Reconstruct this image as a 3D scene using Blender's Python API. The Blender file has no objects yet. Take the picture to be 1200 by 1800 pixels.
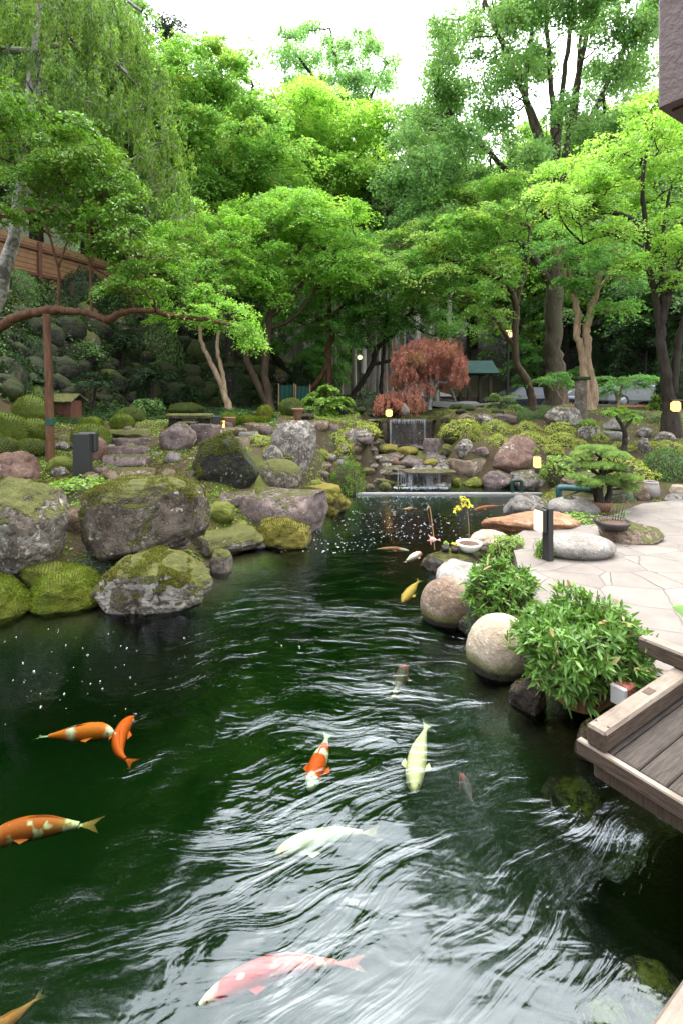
import bpy, bmesh, math, random
import numpy as np
from mathutils import Vector, Matrix, noise as mnoise
R_ = math.radians
scene = bpy.context.scene
COL = scene.collection

# ------------------------------------------------------------------ camera, sky, sun, exposure
F, HZ, EYE = 900.0, 680.0, 2.2            # focal length and horizon in photo pixels, eye height over the water
cam_d = bpy.data.cameras.new('camera'); cam = bpy.data.objects.new('camera', cam_d); COL.objects.link(cam)
cam.location = (0, 0, EYE); cam.rotation_euler = (R_(90), 0, 0)
cam_d.sensor_width = 36; cam_d.lens = 36 * F / 1800; cam_d.shift_y = -(900 - HZ) / 1800
cam_d.clip_start = 0.05; cam_d.clip_end = 600
scene.camera = cam
SUN_EL, SUN_AZ = 68, 15                   # azimuth from +Y towards +X
w = bpy.data.worlds.new('World'); scene.world = w; w.use_nodes = True
nt = w.node_tree; nt.nodes.clear()
sky = nt.nodes.new('ShaderNodeTexSky'); sky.sky_type = 'NISHITA'; sky.sun_disc = False
sky.sun_elevation = R_(SUN_EL); sky.sun_rotation = R_(SUN_AZ); sky.air_density = 1.2; sky.dust_density = 4.0; sky.ozone_density = 1.0
hsv = nt.nodes.new('ShaderNodeHueSaturation'); hsv.inputs['Saturation'].default_value = 0.3
bg = nt.nodes.new('ShaderNodeBackground'); bg.inputs['Strength'].default_value = 0.15
out = nt.nodes.new('ShaderNodeOutputWorld')
nt.links.new(sky.outputs[0], hsv.inputs['Color']); nt.links.new(hsv.outputs[0], bg.inputs['Color']); nt.links.new(bg.outputs[0], out.inputs['Surface'])
sun_d = bpy.data.lights.new('sun', 'SUN'); sun_d.energy = 1.5; sun_d.angle = R_(110); sun_d.color = (1, .98, .94)
sun = bpy.data.objects.new('sun', sun_d); COL.objects.link(sun)
sd_ = Vector((math.sin(R_(SUN_AZ)) * math.cos(R_(SUN_EL)), math.cos(R_(SUN_AZ)) * math.cos(R_(SUN_EL)), math.sin(R_(SUN_EL))))
sun.rotation_euler = sd_.to_track_quat('Z', 'Y').to_euler(); sun.location = (0, 0, 30)
vs = scene.view_settings
vs.view_transform = 'Standard'; vs.look = 'None'; vs.gamma = 1; vs.use_curve_mapping = False
vs.exposure = 2.5
cy = scene.cycles
cy.max_bounces = 7; cy.diffuse_bounces = 4; cy.glossy_bounces = 3; cy.transmission_bounces = 6; cy.transparent_max_bounces = 8; cy.volume_bounces = 0
cy.caustics_reflective = False; cy.caustics_refractive = False; cy.sample_clamp_indirect = 6

# ------------------------------------------------------------------ small helpers
def at(px, py, d):
    return np.array(((px - 600) / F * d, d, EYE + (HZ - py) / F * d))
def S(a, b, x):
    t = np.clip((x - a) / (b - a), 0, 1); return t * t * (3 - 2 * t)
def tag(o, label=None, cat=None, group=None, kind=None):
    for k, v in (('label', label), ('category', cat), ('group', group), ('kind', kind)):
        if v: o[k] = v
    return o
def empty(name, loc, label=None, cat=None, group=None):
    o = bpy.data.objects.new(name, None); o.empty_display_size = .2; COL.objects.link(o); o.location = Vector(loc)
    return tag(o, label, cat, group)
def mesh_np(name, verts, faces, mat=None, smooth=True):
    """verts (n,3); faces a list of equal-size index arrays, or an (m,k) array"""
    me = bpy.data.meshes.new(name)
    if isinstance(faces, np.ndarray): faces = [faces]
    faces = [f for f in faces if len(f)]
    nf = sum(len(f) for f in faces)
    loops = np.concatenate([f.ravel() for f in faces]).astype(np.int32)
    tot = np.concatenate([np.full(len(f), f.shape[1], np.int32) for f in faces])
    start = np.concatenate([[0], np.cumsum(tot)[:-1]]).astype(np.int32)
    me.vertices.add(len(verts)); me.vertices.foreach_set('co', np.asarray(verts, np.float32).ravel())
    me.loops.add(len(loops)); me.loops.foreach_set('vertex_index', loops)
    me.polygons.add(nf); me.polygons.foreach_set('loop_start', start)
    me.polygons.foreach_set('use_smooth', np.full(nf, smooth, bool))
    if mat: me.materials.append(mat)
    me.update(calc_edges=True)
    return me
def link(name, me, loc=(0, 0, 0), parent=None):
    o = bpy.data.objects.new(name, me); COL.objects.link(o); o.location = Vector(loc)
    if parent: o.parent = parent
    return o
def obj_np(name, verts, faces, mat, loc=(0, 0, 0), parent=None, smooth=True):
    """verts in world space; stored relative to loc (top-level) or to the parent's loc"""
    if parent is not None:
        q = parent; off = np.zeros(3)
        while q is not None: off += np.array(q.location); q = q.parent
        return link(name, mesh_np(name, np.asarray(verts) - off, faces, mat, smooth), (0, 0, 0), parent)
    return link(name, mesh_np(name, np.asarray(verts) - np.asarray(loc, float), faces, mat, smooth), loc)
class MB:
    """collects boxes, tubes and lathes in world space"""
    def __init__(s): s.v = []; s.q = []; s.t = []; s.n = 0
    def add(s, v, q=None, t=None):
        v = np.asarray(v, float)
        if q is not None and len(q): s.q.append(np.asarray(q) + s.n)
        if t is not None and len(t): s.t.append(np.asarray(t) + s.n)
        s.v.append(v); s.n += len(v); return s
    def box(s, c, size, ux=(1, 0, 0), uy=(0, 1, 0), uz=(0, 0, 1), bev=.006):
        c = np.asarray(c, float); h = np.asarray(size, float) / 2; b = min(bev, h.min() * .45)
        ax = [np.asarray(u, float) / np.linalg.norm(u) for u in (ux, uy, uz)]
        vs_, idx = [], {}
        for sx in (-1, 1):
            for sy in (-1, 1):
                for sz in (-1, 1):
                    for k in range(3):
                        p = np.array([sx * (h[0] - (b if k != 0 else 0)), sy * (h[1] - (b if k != 1 else 0)), sz * (h[2] - (b if k != 2 else 0))])
                        idx[(sx, sy, sz, k)] = len(vs_); vs_.append(c + p[0] * ax[0] + p[1] * ax[1] + p[2] * ax[2])
        q, t = [], []
        for k in range(3):
            i, j = (k + 1) % 3, (k + 2) % 3
            for sg in (-1, 1):
                def key(a, b_):
                    z = [0, 0, 0]; z[k] = sg; z[i] = a; z[j] = b_; return idx[(*z, k)]
                f = [key(-1, -1), key(1, -1), key(1, 1), key(-1, 1)]; q.append(f if sg > 0 else f[::-1])
        for k in range(3):
            i, j = (k + 1) % 3, (k + 2) % 3
            for a in (-1, 1):
                for b_ in (-1, 1):
                    def key(sk, kk):
                        z = [0, 0, 0]; z[k] = sk; z[i] = a; z[j] = b_; return idx[(*z, kk)]
                    f = [key(-1, i), key(1, i), key(1, j), key(-1, j)]; q.append(f if a * b_ > 0 else f[::-1])
        for sx in (-1, 1):
            for sy in (-1, 1):
                for sz in (-1, 1):
                    f = [idx[(sx, sy, sz, k)] for k in range(3)]; t.append(f if sx * sy * sz > 0 else f[::-1])
        return s.add(vs_, q, t)
    def tube(s, pts, r, sides=8, cap=True, wob=0, rng=None):
        v, q = tube_np(pts, r, sides, wob, rng); n = len(v)
        s.add(v, q)
        if cap:
            k = len(pts)
            for e, fl in ((0, 1), (k - 1, 0)):
                ring = np.arange(sides) + e * sides + s.n - n
                c = np.mean(v[e * sides:(e + 1) * sides], axis=0)
                s.v.append(c[None]); ci = s.n; s.n += 1
                tri = [(ring[(i + 1) % sides], ring[i], ci) if fl else (ring[i], ring[(i + 1) % sides], ci) for i in range(sides)]
                s.t.append(np.array(tri))
        return s
    def lathe(s, c, prof, sides=20):
        """prof: (r, z) from bottom to top"""
        a = np.linspace(0, 2 * np.pi, sides, endpoint=False); v = []
        for r, z in prof: v.append(np.stack([c[0] + r * np.cos(a), c[1] + r * np.sin(a), np.full(sides, c[2] + z)], 1))
        q = []
        for k in range(len(prof) - 1):
            for i in range(sides): j = (i + 1) % sides; q.append((k * sides + i, k * sides + j, (k + 1) * sides + j, (k + 1) * sides + i))
        return s.add(np.concatenate(v), q)
    def build(s, name, mat, parent=None, loc=(0, 0, 0), smooth=False):
        f = ([np.concatenate(s.q)] if s.q else []) + ([np.concatenate(s.t)] if s.t else [])
        return obj_np(name, np.concatenate(s.v), f, mat, loc, parent, smooth)
def catmull(pts, n):
    p = np.asarray(pts, float)
    if len(p) == 2: return p[0] + (p[1] - p[0]) * np.linspace(0, 1, n)[:, None]
    P = np.vstack([2 * p[0] - p[1], p, 2 * p[-1] - p[-2]]); o = []
    for t in np.linspace(0, len(p) - 1, n):
        i = min(int(t), len(p) - 2); u = t - i; a, b, c, d = P[i:i + 4]
        o.append(.5 * (2 * b + (c - a) * u + (2 * a - 5 * b + 4 * c - d) * u * u + (3 * b - a - 3 * c + d) * u ** 3))
    return np.array(o)
def tube_np(pts, r, sides=8, wob=0, rng=None):
    pts = np.asarray(pts, float); k = len(pts); r = np.broadcast_to(np.asarray(r, float), (k,))
    T = np.gradient(pts, axis=0); T /= np.linalg.norm(T, axis=1)[:, None] + 1e-9
    ref = np.array([0.0, 1, 0]) if abs(T[:, 1]).mean() < .8 else np.array([1.0, 0, 0])
    U = np.cross(T, ref); U /= np.linalg.norm(U, axis=1)[:, None] + 1e-9; V = np.cross(T, U)
    a = np.linspace(0, 2 * np.pi, sides, endpoint=False)
    rr = r[:, None] * np.ones((k, sides))
    if wob: rr = rr * (1 + wob * (rng.random((k, sides)) - .5) + wob * .8 * np.cos(2 * a + 3))
    v = pts[:, None] + rr[:, :, None] * (np.cos(a)[None, :, None] * U[:, None] + np.sin(a)[None, :, None] * V[:, None])
    i = np.arange(k - 1)[:, None] * sides; j = np.arange(sides)[None]; jn = (j + 1) % sides
    q = np.stack([i + j, i + sides + j, i + sides + jn, i + jn], -1).reshape(-1, 4)
    return v.reshape(-1, 3), q
def _h(i, j, k, s):
    n = (i * 374761393 + j * 668265263 + k * 1274126177 + s * 974634777) & 0xffffffff
    n = ((n ^ (n >> 13)) * 1274126177) & 0xffffffff
    return ((n ^ (n >> 16)) & 0xffff) / 65535.0
def vnoise(p, seed=0):
    p = np.asarray(p, float); f = np.floor(p).astype(np.int64); u = p - f; u = u * u * (3 - 2 * u); r = 0
    for a in (0, 1):
        for b in (0, 1):
            for c in (0, 1):
                wgt = (u[:, 0] if a else 1 - u[:, 0]) * (u[:, 1] if b else 1 - u[:, 1]) * (u[:, 2] if c else 1 - u[:, 2])
                r = r + wgt * _h(f[:, 0] + a, f[:, 1] + b, f[:, 2] + c, seed)
    return r * 2 - 1
def fbm(p, seed=0, o=4):
    r = 0; a = .5
    for k in range(o): r = r + a * vnoise(p * 2 ** k + 17.3 * k, seed + k); a *= .5
    return r

# ------------------------------------------------------------------ materials
class NT:
    def __init__(s, name):
        s.m = bpy.data.materials.new(name); s.m.use_nodes = True; s.t = s.m.node_tree; s.t.nodes.clear()
        s.out = s.n('OutputMaterial')
    def n(s, t, **kw):
        nd = s.t.nodes.new('ShaderNode' + t)
        for k, v in kw.items():
            if k in nd.inputs: s.set(nd.inputs[k], v)
            else: setattr(nd, k, v)
        return nd
    def set(s, inp, v):
        if isinstance(v, bpy.types.NodeSocket): s.t.links.new(v, inp)
        elif hasattr(inp.default_value, '__len__') and not hasattr(v, '__len__'): inp.default_value = (v,) * len(inp.default_value)
        elif hasattr(inp.default_value, '__len__') and len(inp.default_value) == 4 and len(v) == 3: inp.default_value = (*v, 1)
        else: inp.default_value = v
    def noise(s, scale, detail=4, rough=.55, dist=0, vec=None, out='Fac'):
        k = s.n('TexNoise', Scale=scale, Detail=detail, Roughness=rough, Distortion=dist)
        if vec is not None: s.set(k.inputs['Vector'], vec)
        return k.outputs[0] if out == 'Fac' else k.outputs[1]
    def ramp(s, fac, stops, interp='LINEAR'):
        k = s.n('ValToRGB'); k.color_ramp.interpolation = interp; e = k.color_ramp.elements
        while len(e) < len(stops): e.new(.5)
        for el, (p, c) in zip(e, stops):
            el.position = p; el.color = (*(c if hasattr(c, '__len__') else (c, c, c)), 1)
        s.set(k.inputs[0], fac); return k.outputs[0]
    def mix(s, f, a, b, mode='MIX'):
        k = s.n('MixRGB', blend_type=mode); s.set(k.inputs[0], f); s.set(k.inputs[1], a); s.set(k.inputs[2], b); return k.outputs[0]
    def math(s, op, a, b=0, c=0, clamp=False):
        k = s.n('Math', operation=op, use_clamp=clamp); s.set(k.inputs[0], a); s.set(k.inputs[1], b); s.set(k.inputs[2], c); return k.outputs[0]
    def mapr(s, v, a, b, c=0, d=1):
        k = s.n('MapRange'); k.clamp = True
        for i, z in enumerate((v, a, b, c, d)): s.set(k.inputs[i], z)
        return k.outputs[0]
    def bump(s, h, strength=.5, dist=.02, normal=None):
        k = s.n('Bump', Strength=strength, Distance=dist, Height=h)
        if normal is not None: s.set(k.inputs['Normal'], normal)
        return k.outputs[0]
    def obj(s): return s.n('TexCoord').outputs['Object']
    def pos(s): return s.n('NewGeometry').outputs['Position']
    def pr(s, col, rough=.7, normal=None, spec=.4, **kw):
        k = s.n('BsdfPrincipled'); s.set(k.inputs['Base Color'], col); s.set(k.inputs['Roughness'], rough); k.inputs['Specular IOR Level'].default_value = spec
        if normal is not None: s.set(k.inputs['Normal'], normal)
        for a, v in kw.items(): s.set(k.inputs[a.replace('_', ' ')], v)
        return k.outputs[0]
    def done(s, sh): s.t.links.new(sh, s.out.inputs['Surface']); return s.m

def m_plain(name, col, rough=.6, bump=.3, scale=30, var=.25, metal=0, spec=.4):
    t = NT(name); o = t.obj(); n = t.noise(scale, 4, .6, 0, o); n2 = t.noise(scale * .13, 3, .6, 0, o)
    f = t.math('ADD', t.math('MULTIPLY', n, .5), t.math('MULTIPLY', n2, .5))
    c = t.ramp(f, [(.3, [x * (1 - var) for x in col]), (.7, [min(1, x * (1 + var)) for x in col])])
    return t.done(t.pr(c, rough, t.bump(n, bump, .01), spec, Metallic=metal))
ROCK_K = .72
def m_rock(name, a, b, dark, moss=.0, lichen=.0, mossc=((.035, .045, .006), (.13, .13, .018)), rough=.75, scale=1.0, side=.0, wl=0):
    """stone: two-tone mottling, dark pits, pale lichen blotches, moss that grows where the face looks up"""
    t = NT(name); o = t.obj()
    K = ROCK_K; a, b, dark = [[x * K for x in q] for q in (a, b, dark)]
    n1 = t.noise(2.2 * scale, 6, .66, .6, o); n2 = t.noise(9 * scale, 6, .72, .5, o); n3 = t.noise(42 * scale, 5, .75, 0, o); nv = t.noise(1.1 * scale, 3, .5, 1.5, o)
    c = t.ramp(n1, [(.30, dark), (.44, a), (.60, b), (.78, [x * 1.2 for x in b])])
    c = t.mix(t.mapr(nv, .47, .62, 0, .55), c, [a[0] * .9, a[1] * .66, a[2] * .5])
    c = t.mix(t.mapr(n2, .53, .36, 0, .9), c, dark)
    c = t.mix(t.mapr(n3, .54, .68, 0, .55), c, [min(1, x * 1.9) for x in b])
    c = t.mix(t.mapr(n3, .45, .32, 0, .6), c, dark)
    if lichen:
        nl = t.noise(4.6 * scale, 6, .7, 1.2, o); nl2 = t.noise(20 * scale, 3, .7, 0, o)
        m = t.mapr(t.math('ADD', nl, t.math('MULTIPLY', nl2, .35)), .83 - .22 * lichen, .88 - .22 * lichen, 0, .85)
        c = t.mix(m, c, (.40, .37, .32))
    h = t.math('ADD', t.math('MULTIPLY', n2, .7), t.math('MULTIPLY', n3, .35))
    nrm = t.bump(h, .9, .05)
    r = rough
    if moss:
        nz = t.n('SeparateXYZ'); t.set(nz.inputs[0], t.n('NewGeometry').outputs['Normal'])
        nm = t.noise(2.6 * scale, 5, .65, .5, o); nm2 = t.noise(14 * scale, 4, .7, 0, o)
        v = t.math('ADD', t.math('MULTIPLY', nz.outputs[2], .55 - side * .4), t.math('ADD', t.math('MULTIPLY', nm, 1.25), t.math('MULTIPLY', nm2, .75)))
        m = t.mapr(v, 1.55 - moss * .75, 1.68 - moss * .75, 0, 1)
        mf = t.noise(70 * scale, 3, .8, 0, o)
        mc = t.ramp(t.math('ADD', t.math('MULTIPLY', nm2, .6), t.math('MULTIPLY', mf, .4)), [(.3, mossc[0]), (.52, [(x + y) / 2 for x, y in zip(*mossc)]), (.7, mossc[1])])
        c = t.mix(m, c, mc)
        hm = t.math('MULTIPLY', m, t.math('ADD', t.math('MULTIPLY', mf, .8), t.math('ADD', nm2, .6)))
        nrm = t.bump(hm, .9, .04, nrm)
    if wl:                                                                  # waterline: algae stain, then a wet dark band
        oz = t.n('SeparateXYZ'); t.set(oz.inputs[0], t.pos()); zz = t.math('ADD', oz.outputs[2], t.math('MULTIPLY', t.math('SUBTRACT', t.noise(3, 4, .6, .5, o), .5), wl * 1.3))
        c = t.mix(t.mapr(zz, wl * 1.5, wl * .9, 0, .75), c, (.10, .11, .018)); c = t.mix(t.mapr(zz, wl * .75, wl * .5, 0, .92), c, (.016, .013, .009))
    return t.done(t.pr(c, r, nrm, .35))
def m_leaf(name, a, b, c2=None, trans=.5, rough=.45, spec=.35, clump=1.2, tcol=1.25):
    """a..b vary from leaf to leaf; c2 tints some clumps"""
    t = NT(name); g = t.n('NewGeometry')
    c = t.ramp(g.outputs['Random Per Island'], [(0, a), (1, b)])
    n = t.noise(clump, 3, .6, 0, t.obj())
    if c2: c = t.mix(t.mapr(n, .5, .66, 0, .8), c, c2)
    n2 = t.noise(clump * 2.7, 2, .5, 0, t.obj())
    c = t.mix(1.0, c, t.ramp(n2, [(.3, .72), (.7, 1.22)]), 'MULTIPLY')
    p = t.pr(c, rough, None, spec)
    tr = t.n('BsdfTranslucent'); t.set(tr.inputs[0], t.mix(1.0, c, (tcol * 1.02, tcol, tcol * .72), 'MULTIPLY'))
    mx = t.n('MixShader', Fac=trans); t.t.links.new(p, mx.inputs[1]); t.t.links.new(tr.outputs[0], mx.inputs[2])
    return t.done(mx.outputs[0])
def m_bark(name, a, b, scale=1, stretch=.25, patch=None):
    t = NT(name); mp = t.n('Mapping'); t.set(mp.inputs[0], t.obj()); mp.inputs['Scale'].default_value = (1, 1, stretch)
    n = t.noise(14 * scale, 6, .65, .8, mp.outputs[0]); n2 = t.noise(2.2 * scale, 4, .6, .5, t.obj())
    c = t.ramp(n, [(.3, a), (.7, b)])
    if patch: c = t.mix(t.mapr(n2, .5, .6, 0, .85), c, patch)
    return t.done(t.pr(c, .85, t.bump(n, .9, .03), .2))
def m_emit(name, col, s):
    t = NT(name); e = t.n('Emission', Color=col, Strength=s); return t.done(e.outputs[0])
def m_wood(name, a, b, grain=(1, 14, 14), stain=.5, rough=.7, rot=0, lit_worn_top=0):
    t = NT(name); mp = t.n('Mapping'); t.set(mp.inputs[0], t.obj()); mp.inputs['Rotation'].default_value = (0, 0, -rot)
    mp2 = t.n('Mapping'); t.set(mp2.inputs[0], mp.outputs[0]); mp2.inputs['Scale'].default_value = grain
    n = t.noise(6, 6, .65, .6, mp2.outputs[0]); n2 = t.noise(3.5, 5, .6, .6, t.obj())
    c = t.ramp(n, [(.32, a), (.66, b)])
    c = t.mix(t.mapr(n2, .5, .68, 0, stain), c, [x * .25 for x in a])
    if lit_worn_top:  # tops paler than sides: light from above and weathering, both put into colour
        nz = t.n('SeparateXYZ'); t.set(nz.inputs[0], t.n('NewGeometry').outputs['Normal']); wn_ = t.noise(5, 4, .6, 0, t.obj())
        c = t.mix(t.math('MULTIPLY', t.mapr(nz.outputs[2], .5, .9, 0, 1), t.mapr(wn_, .25, .6, .4, 1)), c, t.mix(n, [x * 1.6 for x in b], lit_worn_top))
    return t.done(t.pr(c, rough, t.bump(n, .5, .01), .3))

M = {}
M['grey'] = m_rock('stone_grey', (.16, .13, .10), (.27, .235, .195), (.05, .04, .032), moss=.55, lichen=.35)
M['mossy3'] = m_rock('stone_moss_patches', (.14, .10, .075), (.25, .20, .16), (.045, .032, .024), moss=.62, lichen=.75)
M['mossyf'] = m_rock('stone_moss_top', (.105, .08, .06), (.22, .18, .14), (.032, .024, .018), moss=.60, lichen=.3)
M['greyclean'] = m_rock('stone_plain_grey', (.20, .185, .17), (.31, .29, .27), (.09, .08, .07), moss=.12, lichen=.25)
M['speckle'] = m_rock('stone_speckled', (.14, .12, .105), (.40, .36, .32), (.05, .04, .035), moss=.12, lichen=.55, scale=1.7)
M['mossy'] = m_rock('stone_mossy', (.105, .08, .06), (.21, .17, .13), (.035, .026, .02), moss=.85, lichen=.25, side=.15)
M['mossyall'] = m_rock('stone_moss_covered', (.10, .08, .05), (.2, .17, .12), (.035, .03, .018), moss=1.25, lichen=.2, side=.4, mossc=((.06, .08, .006), (.20, .22, .022)))
M['purple'] = m_rock('stone_purple_brown', (.17, .125, .115), (.25, .195, .18), (.075, .052, .045), moss=.18, lichen=.12)
M['redbrown'] = m_rock('stone_red_brown', (.15, .085, .062), (.225, .14, .108), (.065, .036, .028), moss=.0, lichen=.16)
M['orange'] = m_rock('stone_orange', (.33, .17, .085), (.42, .25, .145), (.16, .09, .05), moss=.0, lichen=.15)
M['tan'] = m_rock('stone_tan', (.40, .33, .245), (.47, .40, .31), (.27, .21, .15), moss=.0, lichen=.0, scale=.8)
M['egg'] = m_rock('stone_egg', (.45, .37, .27), (.53, .45, .35), (.33, .26, .19), scale=.6, wl=.11)
M['shore'] = m_rock('stone_shore_brown', (.24, .17, .115), (.36, .28, .21), (.11, .07, .05), lichen=.15, scale=.8, wl=.10)
M['brown'] = m_rock('stone_brown', (.20, .14, .095), (.30, .23, .17), (.085, .055, .038), moss=.22, lichen=.3)
M['slabgrey'] = m_rock('stone_flat_grey', (.27, .25, .225), (.36, .335, .305), (.15, .135, .12), moss=.0, lichen=.1, scale=.7)
M['wet'] = m_rock('stone_wet', (.05, .036, .024), (.11, .082, .056), (.016, .012, .008), moss=.25, lichen=.1, rough=.25)
M['shademoss'] = m_rock('stone_shade_moss', (.024, .021, .018), (.055, .05, .042), (.008, .007, .005), moss=.8, lichen=.22, side=.3, mossc=((.008, .014, .003), (.038, .05, .008)))  # mossy stone, darkened further: canopy shade over the slope put into its colours
M['mound'] = m_rock('moss_cushion', (.08, .09, .02), (.12, .13, .03), (.04, .05, .01), moss=2.2, side=.6, mossc=((.04, .065, .005), (.14, .18, .015)))
M['mounddark'] = m_rock('moss_cushion_dark', (.05, .06, .015), (.08, .09, .02), (.03, .04, .01), moss=2.2, side=.6, mossc=((.012, .022, .003), (.045, .062, .007)))
M['yellowmoss'] = m_rock('stone_yellow_moss', (.12, .09, .06), (.24, .2, .15), (.05, .04, .03), moss=1.0, lichen=.3, side=.35, mossc=((.09, .075, .006), (.26, .22, .03)))
M['trunk_dark'] = m_bark('bark_dark', (0.015, 0.012, 0.009), (0.053, 0.041, 0.031))
M['trunk_brown'] = m_bark('bark_brown', (0.037, 0.025, 0.015), (0.118, 0.084, 0.056))
M['trunk_red'] = m_bark('bark_red', (0.056, 0.025, 0.014), (0.155, 0.081, 0.046))
M['trunk_tan'] = m_bark('bark_tan', (.20, .13, .08), (.42, .31, .21))
M['trunk_pale'] = m_bark('bark_pale', (.11, .10, .085), (.46, .44, .40), 1, 1.2, (.05, .045, .035))
M['trunk_cedar'] = m_bark('bark_cedar', (.20, .175, .15), (.46, .42, .37), .8, .1)
M['trunk_big'] = m_bark('bark_big', (0.028, 0.020, 0.014), (0.124, 0.099, 0.071), .7, .3, (.075, .07, .04))
M['lf_bright'] = m_leaf('leaf_bright', (0.124, 0.309, 0.034), (0.247, 0.479, 0.064), (0.313, 0.509, 0.081))
M['lf_yellow'] = m_leaf('leaf_yellow_green', (0.180, 0.384, 0.051), (0.359, 0.599, 0.108), (0.462, 0.628, 0.151))
M['lf_mid'] = m_leaf('leaf_mid', (0.080, 0.241, 0.052), (0.190, 0.408, 0.096), (0.244, 0.445, 0.090))
M['lf_maple'] = m_leaf('leaf_maple', (0.112, 0.277, 0.048), (0.244, 0.463, 0.081), (0.378, 0.500, 0.103))
M['lf_ginkgo'] = m_leaf('leaf_ginkgo', (.115, .265, .065), (.215, .395, .125), (.24, .4, .11), clump=.6)
M['lf_pale'] = m_leaf('leaf_pale', (0.172, 0.370, 0.119), (0.330, 0.554, 0.198), None, clump=.5, trans=.5)
M['lf_weep'] = m_leaf('leaf_weeping', (.06, .145, .014), (.15, .265, .034), (.2, .31, .045))
M['lf_gloss'] = m_leaf('leaf_glossy', (.055, .145, .014), (.135, .285, .028), (.19, .33, .04), trans=.38, rough=.38, spec=.4)
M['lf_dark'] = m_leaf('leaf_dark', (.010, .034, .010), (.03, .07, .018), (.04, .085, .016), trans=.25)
M['lf_forest'] = m_leaf('leaf_forest', (0.080, 0.186, 0.068), (0.178, 0.316, 0.114), (0.244, 0.371, 0.129), clump=.3)
M['lf_red'] = m_leaf('leaf_red', (.37, .12, .085), (.58, .28, .20), (.36, .22, .09), trans=.35, tcol=1)
M['lf_azalea'] = m_leaf('leaf_azalea', (.19, .27, .03), (.38, .42, .08), (0.390, 0.390, 0.072), trans=.3, clump=2)
M['lf_clip'] = m_leaf('leaf_clipped', (0.052, 0.130, 0.023), (0.117, 0.221, 0.046), None, trans=.25, clump=2)
M['lf_cover'] = m_leaf('leaf_cover', (.14, .27, .035), (.27, .42, .075), None, trans=.38, clump=3)
M['lf_bamboo'] = m_leaf('leaf_bamboo', (.05, .135, .016), (.14, .275, .038), (.11, .2, .045), trans=.3, clump=4)
M['lf_dry'] = m_leaf('leaf_dry', (0.325, 0.208, 0.091), (0.546, 0.390, 0.195), None, trans=.2)
M['lf_moss'] = m_leaf('leaf_moss', (.055, .066, .008), (.145, .155, .024), (.11, .095, .03), trans=.15, rough=.8, spec=.1, clump=5)
M['lf_mossgreen'] = m_leaf('leaf_moss_green', (.06, .10, .008), (.17, .23, .02), (.2, .2, .03), trans=.15, rough=.8, spec=.1, clump=3)
M['lf_pine'] = m_leaf('leaf_pine', (.11, .21, .04), (.25, .36, .09), (.26, .35, .10), trans=.3, clump=2)
M['lf_grassblue'] = m_leaf('leaf_blue_grass', (0.065, 0.169, 0.091), (0.156, 0.286, 0.169), None, trans=.3, clump=3)
M['lf_yellowleaf'] = m_leaf('leaf_lemon', (0.468, 0.442, 0.026), (0.620, 0.546, 0.039), (0.325, 0.468, 0.039), trans=.35, clump=6)
M['metal_dark'] = m_plain('dark_metal', (.022, .021, .022), .4, .1, 60, .2, 0, .5)
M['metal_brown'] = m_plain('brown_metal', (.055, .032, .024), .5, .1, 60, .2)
M['paint_brown'] = m_plain('brown_textured_paint', (.115, .078, .073), .6, .9, 26, .12)
M['concrete'] = m_plain('pale_concrete', (.52, .50, .48), .7, .3, 20, .15)
M['sill'] = m_plain('weathered_sill', (.27, .26, .25), .7, .3, 20, .2)
M['pot_dark'] = m_plain('dark_glaze', (.03, .026, .024), .3, .2, 20, .3)
M['pot_clay'] = m_plain('brown_clay', (.17, .085, .05), .7, .3, 20, .3)
M['pot_grey'] = m_plain('grey_glaze', (.22, .2, .185), .45, .2, 9, .3)
M['white'] = m_plain('white_enamel', (.78, .77, .73), .35, .05, 20, .05)
M['soil'] = m_plain('potting_soil', (.075, .04, .025), .9, 1, 40, .5)
M['teal'] = m_plain('teal_pipe', (.02, .075, .085), .45, .2, 14, .5)
M['greenpipe'] = m_plain('dark_green_pipe', (.012, .035, .025), .45, .2, 14, .4)
M['roofgreen'] = m_plain('verdigris_roof', (.03, .055, .05), .9, .2, 8, .2, 0, 0)
M['wood_dark'] = m_wood('dark_wood', (.04, .025, .017), (.09, .06, .04), (14, 14, 1))
M['wood_red'] = m_wood('red_brown_wood', (.075, .03, .018), (.16, .07, .042), (12, 12, 1.5))
M['wood_tan'] = m_wood('tan_wood', (.3, .16, .07), (.42, .25, .12), (12, 12, 1.5), .2)
M['glow'] = m_emit('lamp_glow', (1, .45, .12), .75)
M['glow_white'] = m_emit('lamp_glow_pale', (1, .66, .34), .6)
M['brick'] = m_plain('brick_red', (.33, .10, .075), .8, .4, 30, .2)
M['car_dark'] = m_plain('car_paint_dark', (.012, .016, .028), .12, 0, 3, .05, 0, .8)
M['car_silver'] = m_plain('car_paint_silver', (.30, .31, .33), .2, 0, 3, .05, .3, .8)
M['car_glass'] = m_plain('car_glass', (.012, .016, .018), .04, 0, 3, .05, 0, 1)
M['rubber'] = m_plain('rubber', (.015, .015, .015), .8, .2, 30, .2)
M['net_green'] = m_plain('green_netting', (.008, .06, .045), .8, .4, 30, .3)
M['asphalt'] = m_plain('asphalt', (.055, .055, .058), .8, .5, 60, .25)

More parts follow.
